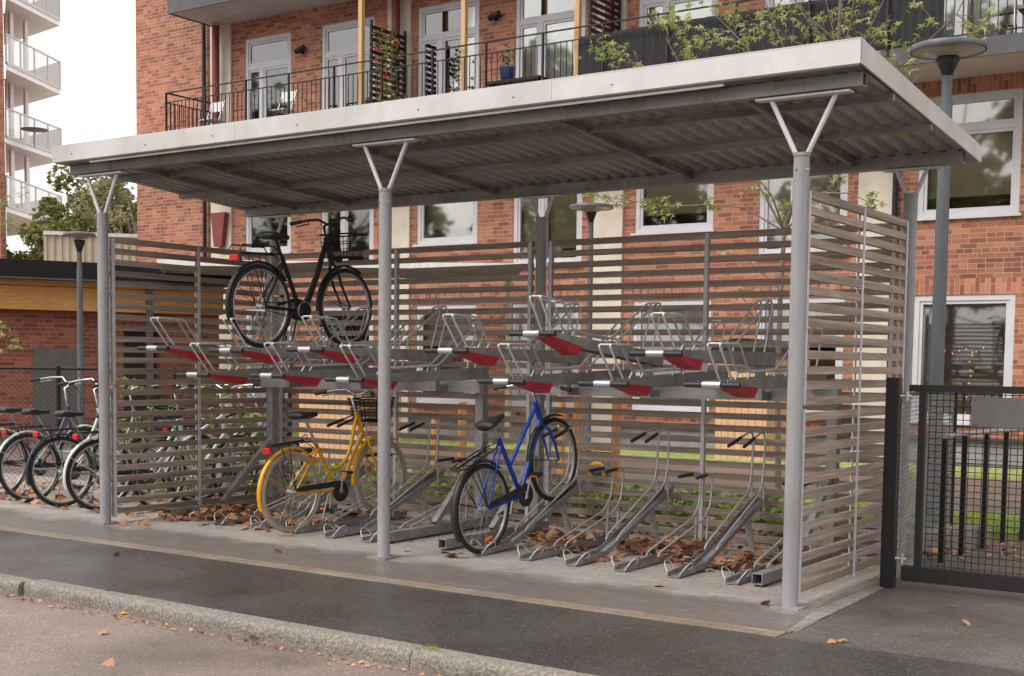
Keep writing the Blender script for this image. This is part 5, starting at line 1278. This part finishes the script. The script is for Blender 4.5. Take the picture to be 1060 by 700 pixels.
LL = [('yellow maple leaf lying against the kerb', 131, 634, .085, 'litter_y', -.065), ('pale brown leaf flat on the road near its left corner', 106, 655, .08, 'litter', -.065), ('brown leaf on the road close to the bottom edge', 113, 687, .08, 'litter', -.065),
      ('pale leaf on the footpath before the yellow bicycle', 288, 571, .08, 'litter', .01), ('orange leaf on the pavers before the middle post', 421, 570, .07, 'litter', .01), ('curled leaf on the footpath right of the left post', 121, 574, .07, 'litter', .01),
      ('larger brown leaf on the asphalt in front of the gate', 871, 663, .075, 'litter', .01), ('small brown leaf beside the larger one before the gate', 861, 664, .06, 'litter', .01), ('brown leaf on the asphalt under the sign of the gate', 1001, 645, .07, 'litter', .01),
      ('small pale leaf on the asphalt left of the gate leaf group', 985, 627, .05, 'litter', .01), ('brown leaf at the foot of the right front post', 792, 625, .09, 'litter', .01), ('orange leaf on the pavers below the right rack', 682, 606, .09, 'litter', .01), ('rusty leaf standing against the granite kerb', 262, 659, .09, 'litter', -.06)]
for lab, px, py, s_, mt, z in LL:
    q = on(2, z, px, py); g = MB(); leaf(g, q, s_, True); tag(g.build('fallen_leaf', mt, org=tuple(q)), lab, 'leaf', 'single fallen leaves on the paving')
q = on(2, 0, 448, 675); g = MB()
for i in range(160):
    a = R.uniform(0, 2*PI); rr = abs(R.gauss(0, .045)); x, y = q.x+rr*math.cos(a), q.y+rr*.6*math.sin(a); h_ = R.uniform(.015, .045)
    g.add([(x-.002, y, 0), (x+.002, y, 0), (x+R.uniform(-.02, .02), y+R.uniform(-.02, .01), h_)], [(0, 1, 2)])
tag(g.build('grass_tuft', 'grassblade', org=(q.x, q.y, 0)), 'yellowish grass tuft growing in the kerb joint', 'grass', kind='stuff')

# ------------------------------------------------------------------ camera, light, world
cam = bpy.data.cameras.new('camera'); co = bpy.data.objects.new('camera', cam); col.objects.link(co); sc.camera = co
mt = Matrix((RV, UV, -FV)).transposed().to_4x4(); mt.translation = CAM; co.matrix_world = mt
cam.sensor_fit = 'HORIZONTAL'; cam.sensor_width = 36; cam.lens = 36*F/1060
cam.shift_x = (530-CX)/1060; cam.shift_y = (CY-350)/1060
cam.clip_end = 1000; cam.clip_start = .05
sun = bpy.data.lights.new('sun', 'SUN'); so = bpy.data.objects.new('sun', sun); col.objects.link(so)
EL, AZ = math.radians(48), math.radians(205)     # azimuth clockwise from +y
sun.energy = 1.0; sun.angle = math.radians(25); sun.color = (1, .95, .88)
dv = Vector((math.sin(AZ)*math.cos(EL), math.cos(AZ)*math.cos(EL), math.sin(EL)))
so.rotation_euler = dv.to_track_quat('Z', 'Y').to_euler()
w = bpy.data.worlds.new('World'); sc.world = w; w.use_nodes = True; nt = w.node_tree; bg = nt.nodes['Background']
sky = N(nt, 'ShaderNodeTexSky'); sky.sky_type = 'NISHITA'; sky.sun_disc = False; sky.sun_elevation = EL; sky.sun_rotation = AZ; sky.dust_density = 6; sky.air_density = 1.5
hs = N(nt, 'ShaderNodeHueSaturation'); hs.inputs['Saturation'].default_value = .12; nt.links.new(sky.outputs[0], hs.inputs['Color'])
mx = N(nt, 'ShaderNodeMix', data_type='RGBA'); mx.inputs[0].default_value = .55; nt.links.new(hs.outputs[0], mx.inputs[6]); mx.inputs[7].default_value = (9.6, 9.2, 8.8, 1)
nt.links.new(mx.outputs[2], bg.inputs[0]); bg.inputs[1].default_value = .15
vs_ = sc.view_settings; vs_.view_transform = 'Standard'; vs_.look = 'None'; vs_.gamma = 1; vs_.exposure = .5; vs_.use_curve_mapping = False
sc.cycles.use_denoising = True; sc.cycles.max_bounces = 8; sc.cycles.transparent_max_bounces = 12; sc.cycles.sample_clamp_indirect = 8
